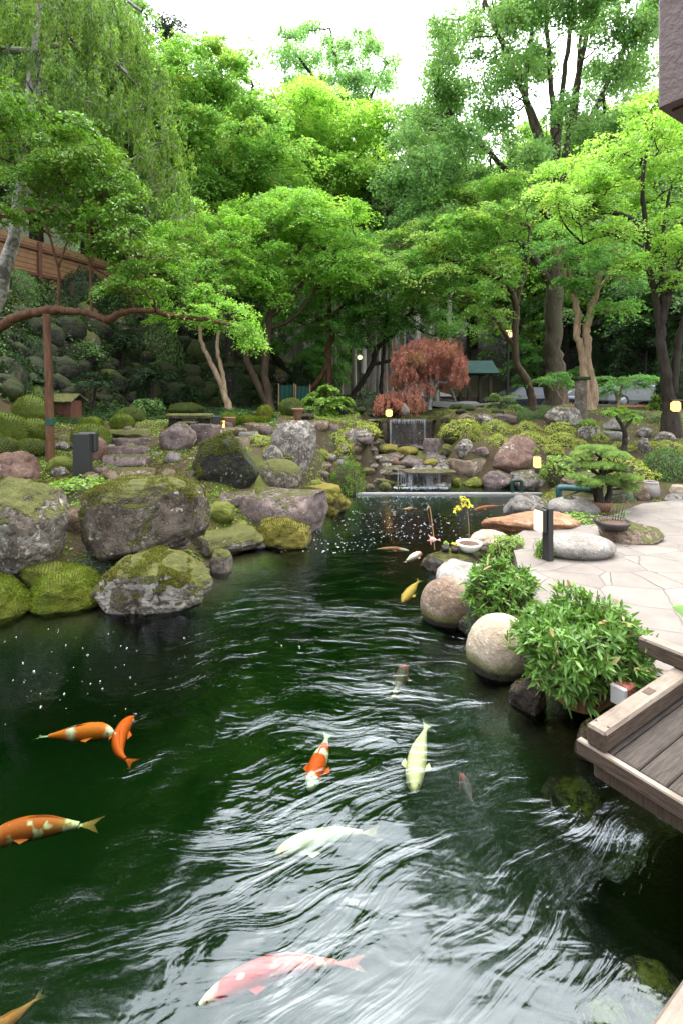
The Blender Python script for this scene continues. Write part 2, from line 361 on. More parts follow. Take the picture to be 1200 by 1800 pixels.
# ------------------------------------------------------------------ terrain
POND = np.array([(-9, -3), (-9, 4.5), (-3.3, 4.95), (-2.3, 5.05), (-1.45, 5.75), (-1.35, 6.3), (-.5, 7.7), (-.2, 8.9), (.2, 10.45), (.35, 10.95),
                 (3.7, 10.95), (3.95, 10.45), (3.0, 9.0), (1.6, 6.6), (1.15, 5.1), (1.15, 4.0), (1.35, 3.5), (1.8, 3.05), (3.2, 2.5), (3.2, -3)], float)
def pond_sd(x, y):
    a = POND; b = np.roll(POND, -1, 0); best = np.full(x.shape, 1e9); ins = np.zeros(x.shape, bool)
    for (ax, ay), (bx, by) in zip(a, b):
        dx, dy = bx - ax, by - ay; t = np.clip(((x - ax) * dx + (y - ay) * dy) / (dx * dx + dy * dy), 0, 1)
        best = np.minimum(best, np.hypot(x - ax - t * dx, y - ay - t * dy))
        c = ((ay > y) != (by > y)) & (x < (bx - ax) * (y - ay) / (by - ay + 1e-12) + ax); ins ^= c
    return np.where(ins, -best, best)
TOEY, TOEX = (0, 6, 12, 17, 20.5, 22.5, 26, 60), (-7, -6.6, -6.2, -5.2, -2.8, -1.2, -.8, -3)
def height(x, y):
    x = np.asarray(x, float); y = np.asarray(y, float)
    L = .35 + np.clip((y - 4.6) * .15, 0, 1.08)
    Rr = .2 + np.clip((y - 9.2) / 4.8, 0, 1) * 1.3
    base = L + (Rr - L) * S(-.6, 2.8, x)
    m = S(.45, .95, x) * (1 - S(2.5, 3.1, x)) * S(10.6, 10.95, y) * (1 - S(15.0, 16, y))
    C = np.where(y < 14.85, .30 + (y - 11) * .055, 1.2)
    base = base * (1 - m) + C * m
    far = S(19, 24, y)
    base = base * (1 - far) + far * (1.4 - .75 * S(5.8, 7.2, x) * (1 - S(30, 36, y)))
    sT = (np.interp(y, TOEY, TOEX) - x) * .8
    base = base + 3.9 * S(0, 3.6, sT) + .3 * np.maximum(0, sT - 3.6)
    base = base + .42 * np.maximum(0, y - 34) + .38 * np.maximum(0, x - 13.5) + 0.1 * np.maximum(0, y - 24) * (1 - S(5, 7, x))
    base = base + S(4, 12, y) * .10 * np.sin(x * 1.7 + 1.3) * np.sin(y * 1.3) * S(4.2, 5.5, np.hypot(x - 4, y - 5) + .0)
    sd = pond_sd(x, y)
    return np.where(sd < 0, -.06 - .9 * S(0, .7, -sd), -.06 + (base + .06) * S(0, np.where(x < .5, 1.5, .8) + np.zeros_like(sd), sd))
def ground_at(px, py, lo=1.5):
    d = np.concatenate([np.arange(lo, 16, .02), np.arange(16, 60, .1)])
    x = (px - 600) / F * d; z = EYE + (HZ - py) / F * d
    g = np.maximum(height(x, d), 0); k = np.argmax(z <= g)
    if z[k] > g[k]: k = len(d) - 1
    return float(d[k]), float(g[k])
def gh(x, y): return float(height(np.array([x]), np.array([y]))[0])
gx = np.concatenate([np.arange(-60, -12, 1.5), np.arange(-12, 14, .2), np.arange(14, 62, 1.5)])
gy = np.concatenate([np.arange(-6, 17, .2), np.arange(17, 36, .5), np.arange(36, 130, 3)])
X, Y = np.meshgrid(gx, gy); Z = height(X, Y)
V = np.stack([X, Y, Z], -1).reshape(-1, 3)
V[:, 2] += np.where(V[:, 1] > 5, .05 * fbm(V * np.array([1.3, 1.3, 0]), 5), 0)
nx = len(gx); i = np.arange(len(gy) - 1)[:, None] * nx + np.arange(nx - 1)[None]
Q = np.stack([i, i + 1, i + nx + 1, i + nx], -1).reshape(-1, 4)
t = NT('garden_ground'); p = t.pos(); n1 = t.noise(.8, 6, .6, .5, p); n2 = t.noise(6, 5, .7, 0, p); n3 = t.noise(60, 4, .7, 0, p)
c = t.ramp(t.math('ADD', t.math('MULTIPLY', n1, .7), t.math('MULTIPLY', n2, .3)), [(.40, (.038, .027, .019)), (.50, (.055, .042, .022)), (.57, (.055, .065, .012)), (.7, (.10, .11, .025))])
c = t.mix(t.mapr(n3, .55, .75, 0, .4), c, (.13, .105, .08))
sp = t.n('SeparateXYZ'); t.set(sp.inputs[0], p)
c = t.mix(t.mapr(sp.outputs[1], 14, 17, 0, .9), c, t.mix(n2, (.009, .010, .005), (.02, .028, .008)))  # ground towards the back darkened: shade under the trees put into its colour
c = t.mix(t.mapr(sp.outputs[2], -.04, -.3, 0, 1), c, t.mix(n2, (.007, .019, .006), (.014, .032, .010)))
c = t.mix(t.math('MULTIPLY', t.mapr(sp.outputs[0], 1.15, 1.7, 0, .75), t.mapr(sp.outputs[2], -.02, -.06, 0, 1)), c, t.mix(n2, (.03, .019, .008), (.07, .045, .02)))
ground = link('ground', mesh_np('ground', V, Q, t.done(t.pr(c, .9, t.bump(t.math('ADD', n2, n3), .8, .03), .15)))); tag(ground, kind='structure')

# road behind the red maple
ys = np.arange(17.5, 46, .5); xs = np.linspace(0, 1, 8); rv = []
for yy in ys:
    x0, x1 = 2.6 + (yy - 17.5) * .07, 5.6 + (yy - 17.5) * .06
    xx = x0 + (x1 - x0) * xs; rv.append(np.stack([xx, np.full(8, yy), height(xx, np.full(8, yy)) + .06], 1))
rv = np.concatenate(rv); i = np.arange(len(ys) - 1)[:, None] * 8 + np.arange(7)[None]
tag(link('road', mesh_np('road', rv, np.stack([i, i + 1, i + 9, i + 8], -1).reshape(-1, 4), M['asphalt'])), kind='structure')
ys = np.arange(23, 30.1, 1); xs = np.linspace(7.4, 16, 10); rv = []
for yy in ys: rv.append(np.stack([xs, np.full(10, yy), height(xs, np.full(10, yy)) + .07], 1))
rv = np.concatenate(rv); i = np.arange(len(ys) - 1)[:, None] * 10 + np.arange(9)[None]
tag(link('car_park', mesh_np('car_park', rv, np.stack([i, i + 1, i + 11, i + 10], -1).reshape(-1, 4), M['asphalt'])), kind='structure')

# patio of crazy paving: one sheet with thickness
def polysheet(name, pts, z0, z1, mat, **kw):
    bm = bmesh.new(); f = bm.faces.new([bm.verts.new((x, y, z1)) for x, y in pts])
    if f.normal.z < 0: f.normal_flip()
    r = bmesh.ops.extrude_face_region(bm, geom=[f]); bmesh.ops.translate(bm, vec=(0, 0, z0 - z1), verts=[v for v in r['geom'] if isinstance(v, bmesh.types.BMVert)])
    bmesh.ops.recalc_face_normals(bm, faces=bm.faces); bmesh.ops.triangulate(bm, faces=[f for f in bm.faces if len(f.verts) > 4])
    me = bpy.data.meshes.new(name); bm.to_mesh(me); bm.free(); me.materials.append(mat); return tag(link(name, me), **kw)
t = NT('crazy_paving'); p = t.pos()
warp = t.n('MixRGB', blend_type='LINEAR_LIGHT'); warp.inputs[0].default_value = .06; t.set(warp.inputs[1], p); t.set(warp.inputs[2], t.noise(2.2, 2, .5, 0, p, 'Color'))
mp = t.n('Mapping'); t.set(mp.inputs[0], warp.outputs[0]); mp.inputs['Scale'].default_value = (1, 1.15, 0)
v1 = t.n('TexVoronoi', feature='DISTANCE_TO_EDGE', Scale=2.15, Randomness=1); t.set(v1.inputs['Vector'], mp.outputs[0])
v2 = t.n('TexVoronoi', feature='F1', Scale=2.15, Randomness=1); t.set(v2.inputs['Vector'], mp.outputs[0])
n1 = t.noise(3, 5, .6, .3, p); n2 = t.noise(40, 4, .7, 0, p)
sep = t.n('SeparateColor'); t.set(sep.inputs[0], v2.outputs['Color'])
c = t.ramp(t.math('ADD', t.math('MULTIPLY', n1, .8), t.math('MULTIPLY', sep.outputs[0], .2)), [(.22, (.112, .097, .085)), (.5, (.15, .132, .117)), (.78, (.19, .17, .152))])
c = t.mix(t.mapr(n2, .55, .75, 0, .25), c, (.2, .17, .15))
st = t.noise(1.1, 5, .65, .8, p); c = t.mix(t.mapr(st, .5, .68, 0, .45), c, (.10, .085, .07))
j = t.mapr(v1.outputs['Distance'], .006, .016, 1, 0)
c = t.mix(t.math('MULTIPLY', j, t.mapr(n1, .32, .62, .15, .85)), c, (.06, .046, .036))
nrm = t.bump(t.math('SUBTRACT', t.math('MULTIPLY', n2, .15), j), .5, .012)
paving = t.done(t.pr(c, .75, nrm, .3))
PATIO = [(1.95, 5.75), (1.75, 5.0), (1.55, 4.6), (1.62, 4.1), (1.75, 3.55), (2.0, 3.0), (4.2, 3.0), (9, 3.0), (9, 8.3), (6.2, 8.75), (4.9, 8.35), (4.0, 7.6), (3.2, 7.1), (2.5, 6.9), (2.1, 6.4)]
polysheet('patio', PATIO, .1, .30, paving, kind='structure')

# ------------------------------------------------------------------ water
WATER_BUMP = .036
t = NT('pond_water'); p = t.pos()
# slow current: coordinates are dragged along a swirl so that the ripples stretch into streaks
wn = t.noise(.55, 3, .55, .4, p, 'Color')
wp = t.n('MixRGB', blend_type='LINEAR_LIGHT'); wp.inputs[0].default_value = .55; t.set(wp.inputs[1], p); t.set(wp.inputs[2], wn)
mp = t.n('Mapping'); t.set(mp.inputs[0], wp.outputs[0]); mp.inputs['Rotation'].default_value = (0, 0, R_(-35)); mp.inputs['Scale'].default_value = (1.1, 4.2, 1)
so = t.n('SeparateXYZ'); t.set(so.inputs[0], wp.outputs[0])                      # ripples fan out from the inflow under the deck
dx, dy = t.math('SUBTRACT', so.outputs[0], 2.3), t.math('SUBTRACT', so.outputs[1], 3.6)
rr = t.math('SQRT', t.math('ADD', t.math('MULTIPLY', dx, dx), t.math('MULTIPLY', dy, dy))); th = t.math('ARCTAN2', dy, t.math('MULTIPLY', dx, -1))
cv = t.n('CombineXYZ'); t.set(cv.inputs[0], t.math('MULTIPLY', rr, .8)); t.set(cv.inputs[1], t.math('MULTIPLY', th, 8.5))
rf = t.noise(1.5, 4.2, .55, 1.0, cv.outputs[0]); rs_ = t.noise(2.0, 4.2, .54, 1.2, mp.outputs[0])
blend = t.mapr(so.outputs[1], 3.0, 4.6, 0, 1)
r1 = t.math('ADD', t.math('MULTIPLY', rf, t.math('SUBTRACT', 1.0, blend)), t.math('MULTIPLY', rs_, blend)); r2 = t.noise(1.1, 2, .5, .8, wp.outputs[0])
mp3 = t.n('Mapping'); t.set(mp3.inputs[0], p); mp3.inputs['Scale'].default_value = (1.0, 2.4, 1)
r3 = t.noise(4.5, 2, .5, .6, mp3.outputs[0])
sp = t.n('SeparateXYZ'); t.set(sp.inputs[0], p)
near = t.mapr(sp.outputs[1], 6.5, 3.9, .35, 1.0)
calm = t.mapr(t.noise(.75, 2, .5, .5, p), .38, .62, .45, 1.15)
side = t.mapr(t.math('ADD', sp.outputs[0], t.math('MULTIPLY', sp.outputs[1], .22)), -.9, .3, .25, 1.0)
low = t.mapr(t.math('ADD', t.math('SUBTRACT', sp.outputs[0], t.math('MULTIPLY', t.math('SUBTRACT', sp.outputs[1], 2.2), .45)), t.math('MULTIPLY', t.math('SUBTRACT', t.noise(1.6, 3, .5, .5, p), .5), .9)), -.35, .45, 1, .42)
chop = t.mapr(t.math('ABSOLUTE', t.math('SUBTRACT', rr, 1.3)), 1.2, .2, 1, 1.7)
amp = t.math('MULTIPLY', chop, t.math('MULTIPLY', t.math('MULTIPLY', t.math('MULTIPLY', near, side), calm), low))
h = t.math('ADD', t.math('ADD', t.math('MULTIPLY', r1, .6), t.math('MULTIPLY', r2, .8)), t.math('MULTIPLY', r3, .2))
nrm = t.bump(t.math('MULTIPLY', h, amp), 1.0, WATER_BUMP)
fr = t.n('Fresnel', IOR=1.48); t.set(fr.inputs['Normal'], nrm)
gl = t.n('BsdfGlossy', Roughness=.085); t.set(gl.inputs['Normal'], nrm); gl.inputs[0].default_value = (.82, .93, 1, 1)
tr = t.n('BsdfTransparent'); tr.inputs[0].default_value = (.85, .93, .86, 1)
mx = t.n('MixShader'); t.set(mx.inputs[0], fr.outputs[0]); t.t.links.new(tr.outputs[0], mx.inputs[1]); t.t.links.new(gl.outputs[0], mx.inputs[2])
va = t.n('VolumeAbsorption', Color=(.25, .62, .22), Density=1.45); t.t.links.new(va.outputs[0], t.out.inputs['Volume'])
water = t.done(mx.outputs[0])
def slab(name, x0, x1, y0, y1, z0, z1, mat, **kw):
    m = MB(); m.box(((x0 + x1) / 2, (y0 + y1) / 2, (z0 + z1) / 2), (x1 - x0, y1 - y0, z1 - z0), bev=.0005); return tag(m.build(name, mat), **kw)
slab('pond_water', -12, 5, -5, 10.42, -1.4, 0, water, kind='structure')
slab('upper_pool_water', -.2, 4.6, 10.52, 11.2, -1.4, .055, water, kind='structure')
def WP(px, py, z=0.0): d = (EYE - z) * F / (py - HZ); return at(px, py, d)

# ------------------------------------------------------------------ stones
def ico(n):
    bm = bmesh.new(); bmesh.ops.create_icosphere(bm, subdivisions=n, radius=1); bm.verts.ensure_lookup_table()
    v = np.array([x.co[:] for x in bm.verts]); f = np.array([[y.index for y in x.verts] for x in bm.faces]); bm.free(); return v, f
ICO = {k: ico(k) for k in (2, 3, 4, 5, 6)}
def stone_shape(seed, kind='boulder', sub=4):
    v, f = ICO[sub]; rng = np.random.default_rng(seed); p = v.copy(); o = rng.random(3) * 40
    cuts, amp, fine = {'boulder': (8, .30, .08), 'slab': (7, .22, .06), 'egg': (0, .06, .008), 'pyramid': (7, .22, .06), 'mound': (2, .18, .04), 'cobble': (6, .22, .03), 'upright': (10, .25, .09), 'block': (5, .16, .07), 'low': (4, .26, .09)}[kind]
    if kind == 'block': p = np.sign(p) * abs(p) ** .62
    for _ in range(cuts):
        n = rng.normal(size=3); n[2] *= .7; n /= np.linalg.norm(n); h = rng.uniform(.55, .86)
        dd = p @ n - h; p -= np.where(dd > 0, dd * (.8 if kind in ('slab', 'pyramid') else .6), 0)[:, None] * n
    if kind == 'slab': p[:, 2] = np.sign(p[:, 2]) * np.minimum(abs(p[:, 2]), .45 + .06 * vnoise(p * 1.5 + o, seed)) / .45
    if kind == 'pyramid': s = 1 - .56 * np.clip(p[:, 2], -.35, 1); p[:, 0] *= s; p[:, 1] *= s
    p = p * (1 + amp * fbm(v * 1.25 + o, seed, 3) + fine * fbm(v * 4.5 + o, seed + 9, 3))[:, None]
    if sub >= 5: p = p * (1 + fine * .35 * fbm(v * 14 + o, seed + 19, 3))[:, None]
    lo, hi = p.min(0), p.max(0)
    return (p - (lo + hi) / 2) / ((hi - lo) / 2), f
RS = [100]
def rock(px0, px1, yt, yb, mat, label, kind='boulder', z=None, dep=.8, name='boulder', sub=4, sink=.18, seed=None, group=None, cat='rock', rot=0):
    RS[0] += 1; seed = seed or RS[0]
    cx = (px0 + px1) / 2
    if z is None: d0, z = ground_at(cx, yb)
    else: d0 = (EYE - z) * F / (yb - HZ)
    w_ = (px1 - px0) / F * d0; D = w_ * dep; d0 *= 1.0; dc = d0 + D * .42
    w_ = (px1 - px0) / F * dc; D = w_ * dep
    H = max(EYE + (HZ - yt) / F * (dc + (.0 if kind != 'slab' else D * .38)) - z, .06)
    p, f = stone_shape(seed, kind, sub); p = p * np.array([w_ / 2, D / 2, H * (1 + sink) / 2])
    p[:, 2] += H * (1 + sink) / 2 - H * sink
    loc = np.array([(cx - 600) / F * dc, dc, z])
    o = link(name, mesh_np(name, p, f, M[mat] if isinstance(mat, str) else mat), loc)
    return tag(o, label, cat, group)
def gpt0(px, py): d, z = ground_at(px, py); q = at(px, py, d); return q[0], q[1]
# left bank, front row at the water
rock(-60, 122, 838, 1014, 'grey', 'huge grey lichened boulder on the left bank at the frame edge', sub=6, z=.30, seed=412, dep=.8)
rock(163, 364, 833, 978, 'mossyf', 'big boulder with thick olive moss over its flat top, behind the white patched rock', kind='block', sub=6, z=.36, seed=211, dep=.8)
rock(172, 378, 968, 1080, 'mossy3', 'low mossy rock at the waterline with dry brown and white patches', kind='low', sub=6, z=0, seed=313, dep=.7, sink=.35)
rock(54, 182, 1000, 1076, 'mossyall', 'bright moss covered hump at the waterline between two mossy rocks', sub=5, z=0, seed=33, sink=.5)
rock(-50, 58, 1012, 1087, 'mossyall', 'moss covered rock at the waterline in the left corner of the bank', sub=5, z=0, seed=34, sink=.5)
rock(38, 118, 988, 1034, 'mossyall', 'small pale stone capped with moss under the huge grey boulder', sub=4, z=.16)
rock(118, 168, 888, 940, 'brown', 'small brown stone wedged between the two biggest left boulders', sub=4)
rock(-40, 66, 792, 866, 'redbrown', 'smooth red brown boulder behind the huge grey boulder', sub=5)
rock(404, 576, 853, 938, 'purple', 'wide flat topped purple brown slab jutting over the pond', kind='slab', sub=5, z=.05, seed=61, dep=.7)
rock(452, 548, 908, 964, 'yellowmoss', 'mossy block under the flat purple slab at the water', sub=5, z=0, sink=.5)
rock(308, 464, 918, 978, 'grey', 'low grey rock with gravelly top beside the small white sign', kind='slab', sub=5, z=.05, dep=.8)
rock(370, 408, 966, 1008, 'grey', 'little grey stone at the waterline right of the white patched rock', sub=4, z=0, sink=.5)
rock(334, 458, 758, 864, 'shademoss', 'dark peaked boulder streaked with moss in the middle of the left bank', kind='pyramid', sub=5, seed=77)
rock(442, 532, 806, 866, 'grey', 'round dome shaped grey boulder right of the dark peaked boulder', sub=5, seed=78, kind='egg')
rock(476, 556, 738, 838, 'speckle', 'tall pale speckled standing stone in the middle of the bank', kind='block', sub=5, seed=84, dep=.6)
rock(352, 452, 854, 890, 'purple', 'flat purple stone tucked behind the jutting slab', kind='slab', sub=4)
rock(364, 412, 880, 926, 'mossyall', 'small mossy block behind the white sign', sub=4)
rock(283, 346, 741, 792, 'purple', 'rounded purple rock beside the stone steps', sub=4)
rock(334, 388, 742, 780, 'purple', 'purple rock with flat top behind the dark peaked boulder', kind='slab', sub=4)
rock(534, 618, 862, 904, 'yellowmoss', 'yellow mossed rock at the far left corner of the pond', sub=5, z=.0, sink=.4)
rock(520, 600, 846, 884, 'yellowmoss', 'pale rock with yellow moss where the bank meets the weir', kind='slab', sub=4)
rock(462, 498, 782, 822, 'speckle', 'leaning pale stone left of the standing stone', sub=4)
rock(158, 190, 768, 812, 'redbrown', 'red brown upright stone behind the black bollard', sub=4)
for k, (a, b, c, d_, l) in enumerate([(188, 268, 752, 770, 'uppermost long stone step, mossy, on the left path'), (198, 266, 768, 785, 'second stone step from the top of the left path'),
        (188, 264, 782, 802, 'middle dark stone step of the left path'), (178, 264, 797, 821, 'second stone step from the bottom, thick and brown'), (182, 276, 820, 846, 'lowest broken stone step of the left path')]):
    rock(a, b, c, d_, 'mossy' if k == 0 else 'brown' if k == 4 else 'purple', l, kind='slab', name='stone_step', cat='step', group='stone steps up the left path', dep=.5)
# moss cushions
for a, b, c, d_, m_, l in [(18, 84, 694, 750, 'mound', 'tall bright moss cushion at the back left of the prop post'), (-30, 46, 722, 792, 'mound', 'large moss cushion at the left frame edge'),
        (20, 84, 736, 778, 'mound', 'moss cushion just left of the prop post'), (30, 76, 712, 748, 'grey', 'lichened grey rock among the moss cushions'), (128, 196, 745, 792, 'mound', 'golden green moss cushion behind the black bollard'),
        (140, 182, 733, 757, 'mound', 'small moss cushion in front of the wooden well house'), (194, 238, 727, 757, 'mound', 'moss cushion with a bare stone face beside the steps'),
        (204, 258, 716, 744, 'mounddark', 'dark olive moss cushion behind the stone steps'), (298, 358, 708, 730, 'mounddark', 'wide dark moss cushion beyond the stone bench'),
        (84, 132, 802, 834, 'mossyall', 'low mossy rock at the foot of the prop post'), (20, 92, 772, 806, 'mounddark', 'flat dark moss cushion in front of the prop post'),
        (-40, 40, 768, 812, 'mounddark', 'dark moss cushion behind the red brown boulder'),
        (386, 420, 726, 748, 'mound', 'bright moss cushion by the small dark lamp'), (418, 450, 730, 746, 'mound', 'small low moss cushion between planter and lamp'), (448, 476, 732, 744, 'mound', 'tiny moss cushion left of the urn planter'),
        (452, 482, 712, 738, 'yellowmoss', 'moss rock lit gold by a garden light'), (490, 535, 700, 732, 'mounddark', 'moss cushion with a lit lamp in front, below the green netting')]:
    rock(a, b, c, d_, m_, l, kind='mound', name='moss_cushion' if 'mo' in m_ and 'mossyall' != m_ else 'boulder', cat='moss cushion' if 'mound' in m_ else 'rock', sub=4)
# flat stones on the crest of the left bank
CREST = 'flat purple stones along the crest of the left bank'
for a, b, c, d_ in [(386, 436, 750, 768), (418, 456, 757, 778), (424, 474, 742, 760), (458, 480, 748, 764), (440, 476, 764, 778), (408, 440, 766, 786), (500, 552, 738, 752), (540, 580, 738, 756), (572, 596, 745, 762), (380, 410, 740, 755)]:
    rock(a, b, c, d_, random.Random(a).choice(['purple', 'greyclean', 'brown']), 'small flat stone in the row along the crest of the left bank', kind='slab', name='flat_stone', sub=3, group=CREST)
LB = 'small stones strewn between the boulders of the left bank'
rs = random.Random(15)
for k in range(85):
    px, py = rs.uniform(90, 600), rs.uniform(760, 985)
    if (pond_sd(*[np.array([v]) for v in gpt0(px, py)])[0] < .15) or rs.random() < .15: continue
    s_ = rs.uniform(9, 24) * (1 + (py - 760) / 300)
    rock(px, px + s_, py - s_ * rs.uniform(.5, .75), py, rs.choice(['purple', 'grey', 'brown', 'greyclean', 'mossyall', 'speckle', 'purple']), 'small stone lying between the big boulders of the left bank', kind='cobble', name='cobble', sub=3, group=LB, dep=.9)
# stones of the cascade and the slope beside it
COB = 'small stones tumbled on the slope beside the cascade'
rs = random.Random(5)
SLOPE = [(560, 585), (585, 690), (600, 690), (600, 700), (570, 690), (560, 690)]
for row, (yb, xa, xb, s0, s1) in enumerate([(772, 600, 660, 14, 26), (785, 610, 684, 16, 30), (798, 585, 692, 16, 30), (812, 570, 690, 16, 32), (826, 560, 690, 18, 34), (840, 556, 680, 18, 32), (853, 590, 690, 16, 34), (862, 640, 700, 16, 30)]):
    x = xa
    while x < xb:
        s_ = rs.uniform(s0, s1)
        rock(x, x + s_, yb - s_ * rs.uniform(.5, .8), yb + rs.uniform(-4, 4), rs.choice(['purple', 'speckle', 'greyclean', 'brown', 'grey', 'mossy', 'purple']), 'small rounded stone tumbled among others on the slope left of the cascade', kind='cobble', name='cobble', sub=3, group=COB, dep=.9)
        x += s_ * rs.uniform(.8, 1.5)
for a, b, c, d_, m_, l, k in [(606, 652, 752, 785, 'speckle', 'pale boulder below the moss pads left of the upper fall', 'boulder'), (640, 676, 768, 790, 'grey', 'grey rock at the left foot of the upper fall', 'boulder'),
        (668, 700, 780, 802, 'yellowmoss', 'moss capped rock under the upper fall', 'boulder'), (694, 735, 784, 804, 'yellowmoss', 'flat mossy rock in the middle of the cascade', 'boulder'),
        (644, 700, 798, 820, 'purple', 'long purple rock above the lower ledge', 'boulder'), (700, 748, 800, 824, 'purple', 'wedge shaped rock on the lower ledge', 'boulder'), (680, 702, 804, 820, 'redbrown', 'small reddish stone beside the wedge shaped rock', 'cobble'),
        (660, 712, 815, 828, 'purple', 'thin flat stone forming the left end of the lower ledge', 'slab'), (742, 770, 806, 824, 'yellowmoss', 'pale mossed stone beside the running water', 'boulder'),
        (788, 858, 800, 842, 'brown', 'broad brown flat rock right of the lower fall', 'slab'), (770, 800, 780, 806, 'mossy', 'mossy dark stone at the bend of the stream', 'boulder'), (742, 782, 768, 800, 'purple', 'purple brown slab beside the upper fall pool', 'slab'),
        (845, 899, 826, 862, 'purple', 'rounded purple rock at the right edge of the upper pool', 'boulder'), (898, 978, 824, 864, 'speckle', 'wide pale rock behind the dark green pipes', 'boulder'),
        (798, 832, 772, 804, 'speckle', 'speckled stone at the end of the dry grass', 'boulder'), (826, 862, 784, 806, 'purple', 'low purple stone left of the red brown peak', 'boulder'), (628, 690, 738, 760, 'speckle', 'rough rock pile behind the lit lamp left of the upper fall', 'boulder'),
        (690, 760, 728, 740, 'mossy', 'flat mossy capstone over the upper fall', 'slab'), (748, 766, 738, 770, 'shademoss', 'dark wet stone holding the upper fall on its right', 'boulder'), (668, 684, 742, 786, 'wet', 'dark wet stone holding the upper fall on its left', 'boulder'),
        (770, 800, 728, 744, 'mossy', 'mossy block right of the capstone', 'boulder'), (804, 834, 726, 744, 'brown', 'brown block in front of the road', 'boulder'),
        (795, 812, 840, 858, 'mossyall', 'mossy stone at the right foot of the lower fall', 'boulder'), (815, 846, 838, 860, 'mossyall', 'bright mossed stone right of the lower fall', 'boulder'), (640, 700, 836, 858, 'mossy', 'dark mossy shelf left of the lower fall', 'slab')]:
    rock(a, b, c, d_, m_, l, kind=k, sub=4)
# right garden
rock(856, 974, 764, 836, 'redbrown', 'big red brown peaked boulder beside the lit garden light', kind='pyramid', sub=5, seed=93)
for a, b, c, d_, m_, l, k in [(957, 1020, 712, 752, 'speckle', 'big pale speckled rock in front of the stone post', 'boulder'), (866, 912, 726, 748, 'purple', 'grey rounded rock below the round pruned pine', 'boulder'), (838, 870, 726, 750, 'speckle', 'pale rock at the left end of the azalea pads', 'boulder'),
        (1014, 1050, 748, 772, 'speckle', 'flat pale rock below the speckled rock', 'slab'), (1060, 1098, 734, 758, 'greyclean', 'grey wedge stone beside the crooked little tree', 'pyramid'), (1056, 1104, 756, 774, 'greyclean', 'low flat grey stone under the crooked little tree', 'slab'),
        (1118, 1146, 750, 770, 'speckle', 'white flecked rock on the right slope', 'boulder'), (1150, 1188, 758, 778, 'speckle', 'white flecked rock at the right frame edge', 'boulder'), (1120, 1142, 768, 796, 'speckle', 'small pale upright stone above the clipped bush', 'boulder'),
        (985, 1060, 828, 866, 'brown', 'brown rock behind the teal pipe', 'boulder'), (1112, 1140, 850, 882, 'brown', 'square brown stone beside the grey jar', 'boulder'), (1128, 1152, 846, 876, 'brown', 'brown stone standing behind the grey jar', 'upright'),
        (1176, 1215, 850, 874, 'tan', 'tan block at the right edge behind the patio', 'slab'), (1170, 1215, 866, 888, 'greyclean', 'pale stone at the back corner of the patio', 'boulder'), (1030, 1060, 840, 856, 'grey', 'grey stone under the pine', 'cobble')]:
    rock(a, b, c, d_, m_, l, kind=k, sub=4)
rock(886, 962, 868, 910, 'greyclean', 'grey rock at the right end of the weir', sub=4, z=.05, seed=141)
rock(964, 1056, 874, 912, 'slabgrey', 'smooth pale grey rock carrying a small dark dish', kind='egg', sub=5, z=.22)
rock(846, 1022, 898, 954, 'orange', 'long rusty orange rock at the pond edge behind the black bollard', kind='boulder', sub=5, z=.12, seed=155, dep=.55)
rock(944, 1078, 937, 988, 'slabgrey', 'smooth light grey stone lying flat on the patio beside the black bollard', kind='egg', sub=5, z=.28, dep=.7)
rock(822, 894, 933, 972, 'tan', 'tan and grey rock behind the white dish', kind='boulder', sub=5, z=.1, seed=158)
rock(740, 856, 960, 1010, 'wet', 'dark flat topped ledge stone in the water that holds the small pots', kind='slab', sub=5, z=0, sink=.5, seed=160)
rock(764, 908, 984, 1040, 'slabgrey', 'wide flat blue grey stone at the pond edge below the dark ledge', kind='slab', sub=5, z=.06, seed=161, dep=.8, sink=.4)
rock(738, 838, 1016, 1104, 'shore', 'rounded pinkish brown boulder at the right edge of the water', sub=5, z=0, seed=166, sink=.3, kind='egg')
t_ = M['tan']
rock(819, 938, 1081, 1196, 'egg', 'smooth egg shaped cream boulder in front of the dwarf bamboo', kind='egg', sub=5, z=0, seed=170, sink=.35, dep=.85)
rock(804, 846, 1082, 1116, 'wet', 'dark wet stone in the gap between the cream egg boulder and the brown boulder', sub=4, z=0)
rock(891, 962, 1186, 1258, 'wet', 'wet dark stone at the waterline under the dwarf bamboo', sub=5, z=0, seed=180, sink=.4)
rock(1008, 1060, 1268, 1345, 'wet', 'wet green stained stone under the corner of the deck', sub=4, z=0, seed=181)
rock(1056, 1160, 916, 956, 'brown', 'cut brown stone slab on the patio under the oval planter', kind='slab', sub=4, z=.30, seed=182, dep=.8)
rock(712, 752, 990, 1000, 'wet', 'flat dark stone just awash beside the ledge stone', sub=3, z=-.03) if False else None

for k, (a_, b_, c_, d_, m_, l) in enumerate([(1085, 1215, 1590, 1745, 'wet', 'brown stone just under the water in the bottom right corner'), (1010, 1120, 1660, 1800, 'wet', 'dim stone under the water left of the footbridge rail'), (960, 1060, 1290, 1400, 'wet', 'dim stone under the water in front of the deck corner')]):
    d_w = (EYE + .02) * F / ((c_ + d_) / 2 - HZ); w_ = (b_ - a_) / F * d_w; p, f = stone_shape(300 + k, 'low', 4)
    loc = at((a_ + b_) / 2, (c_ + d_) / 2, d_w); loc[2] = -.27
    tag(link('sunken_stone', mesh_np('sunken_stone', p * np.array([w_ / 2, w_ * .55, .16]), f, M[m_]), loc), l, 'rock')
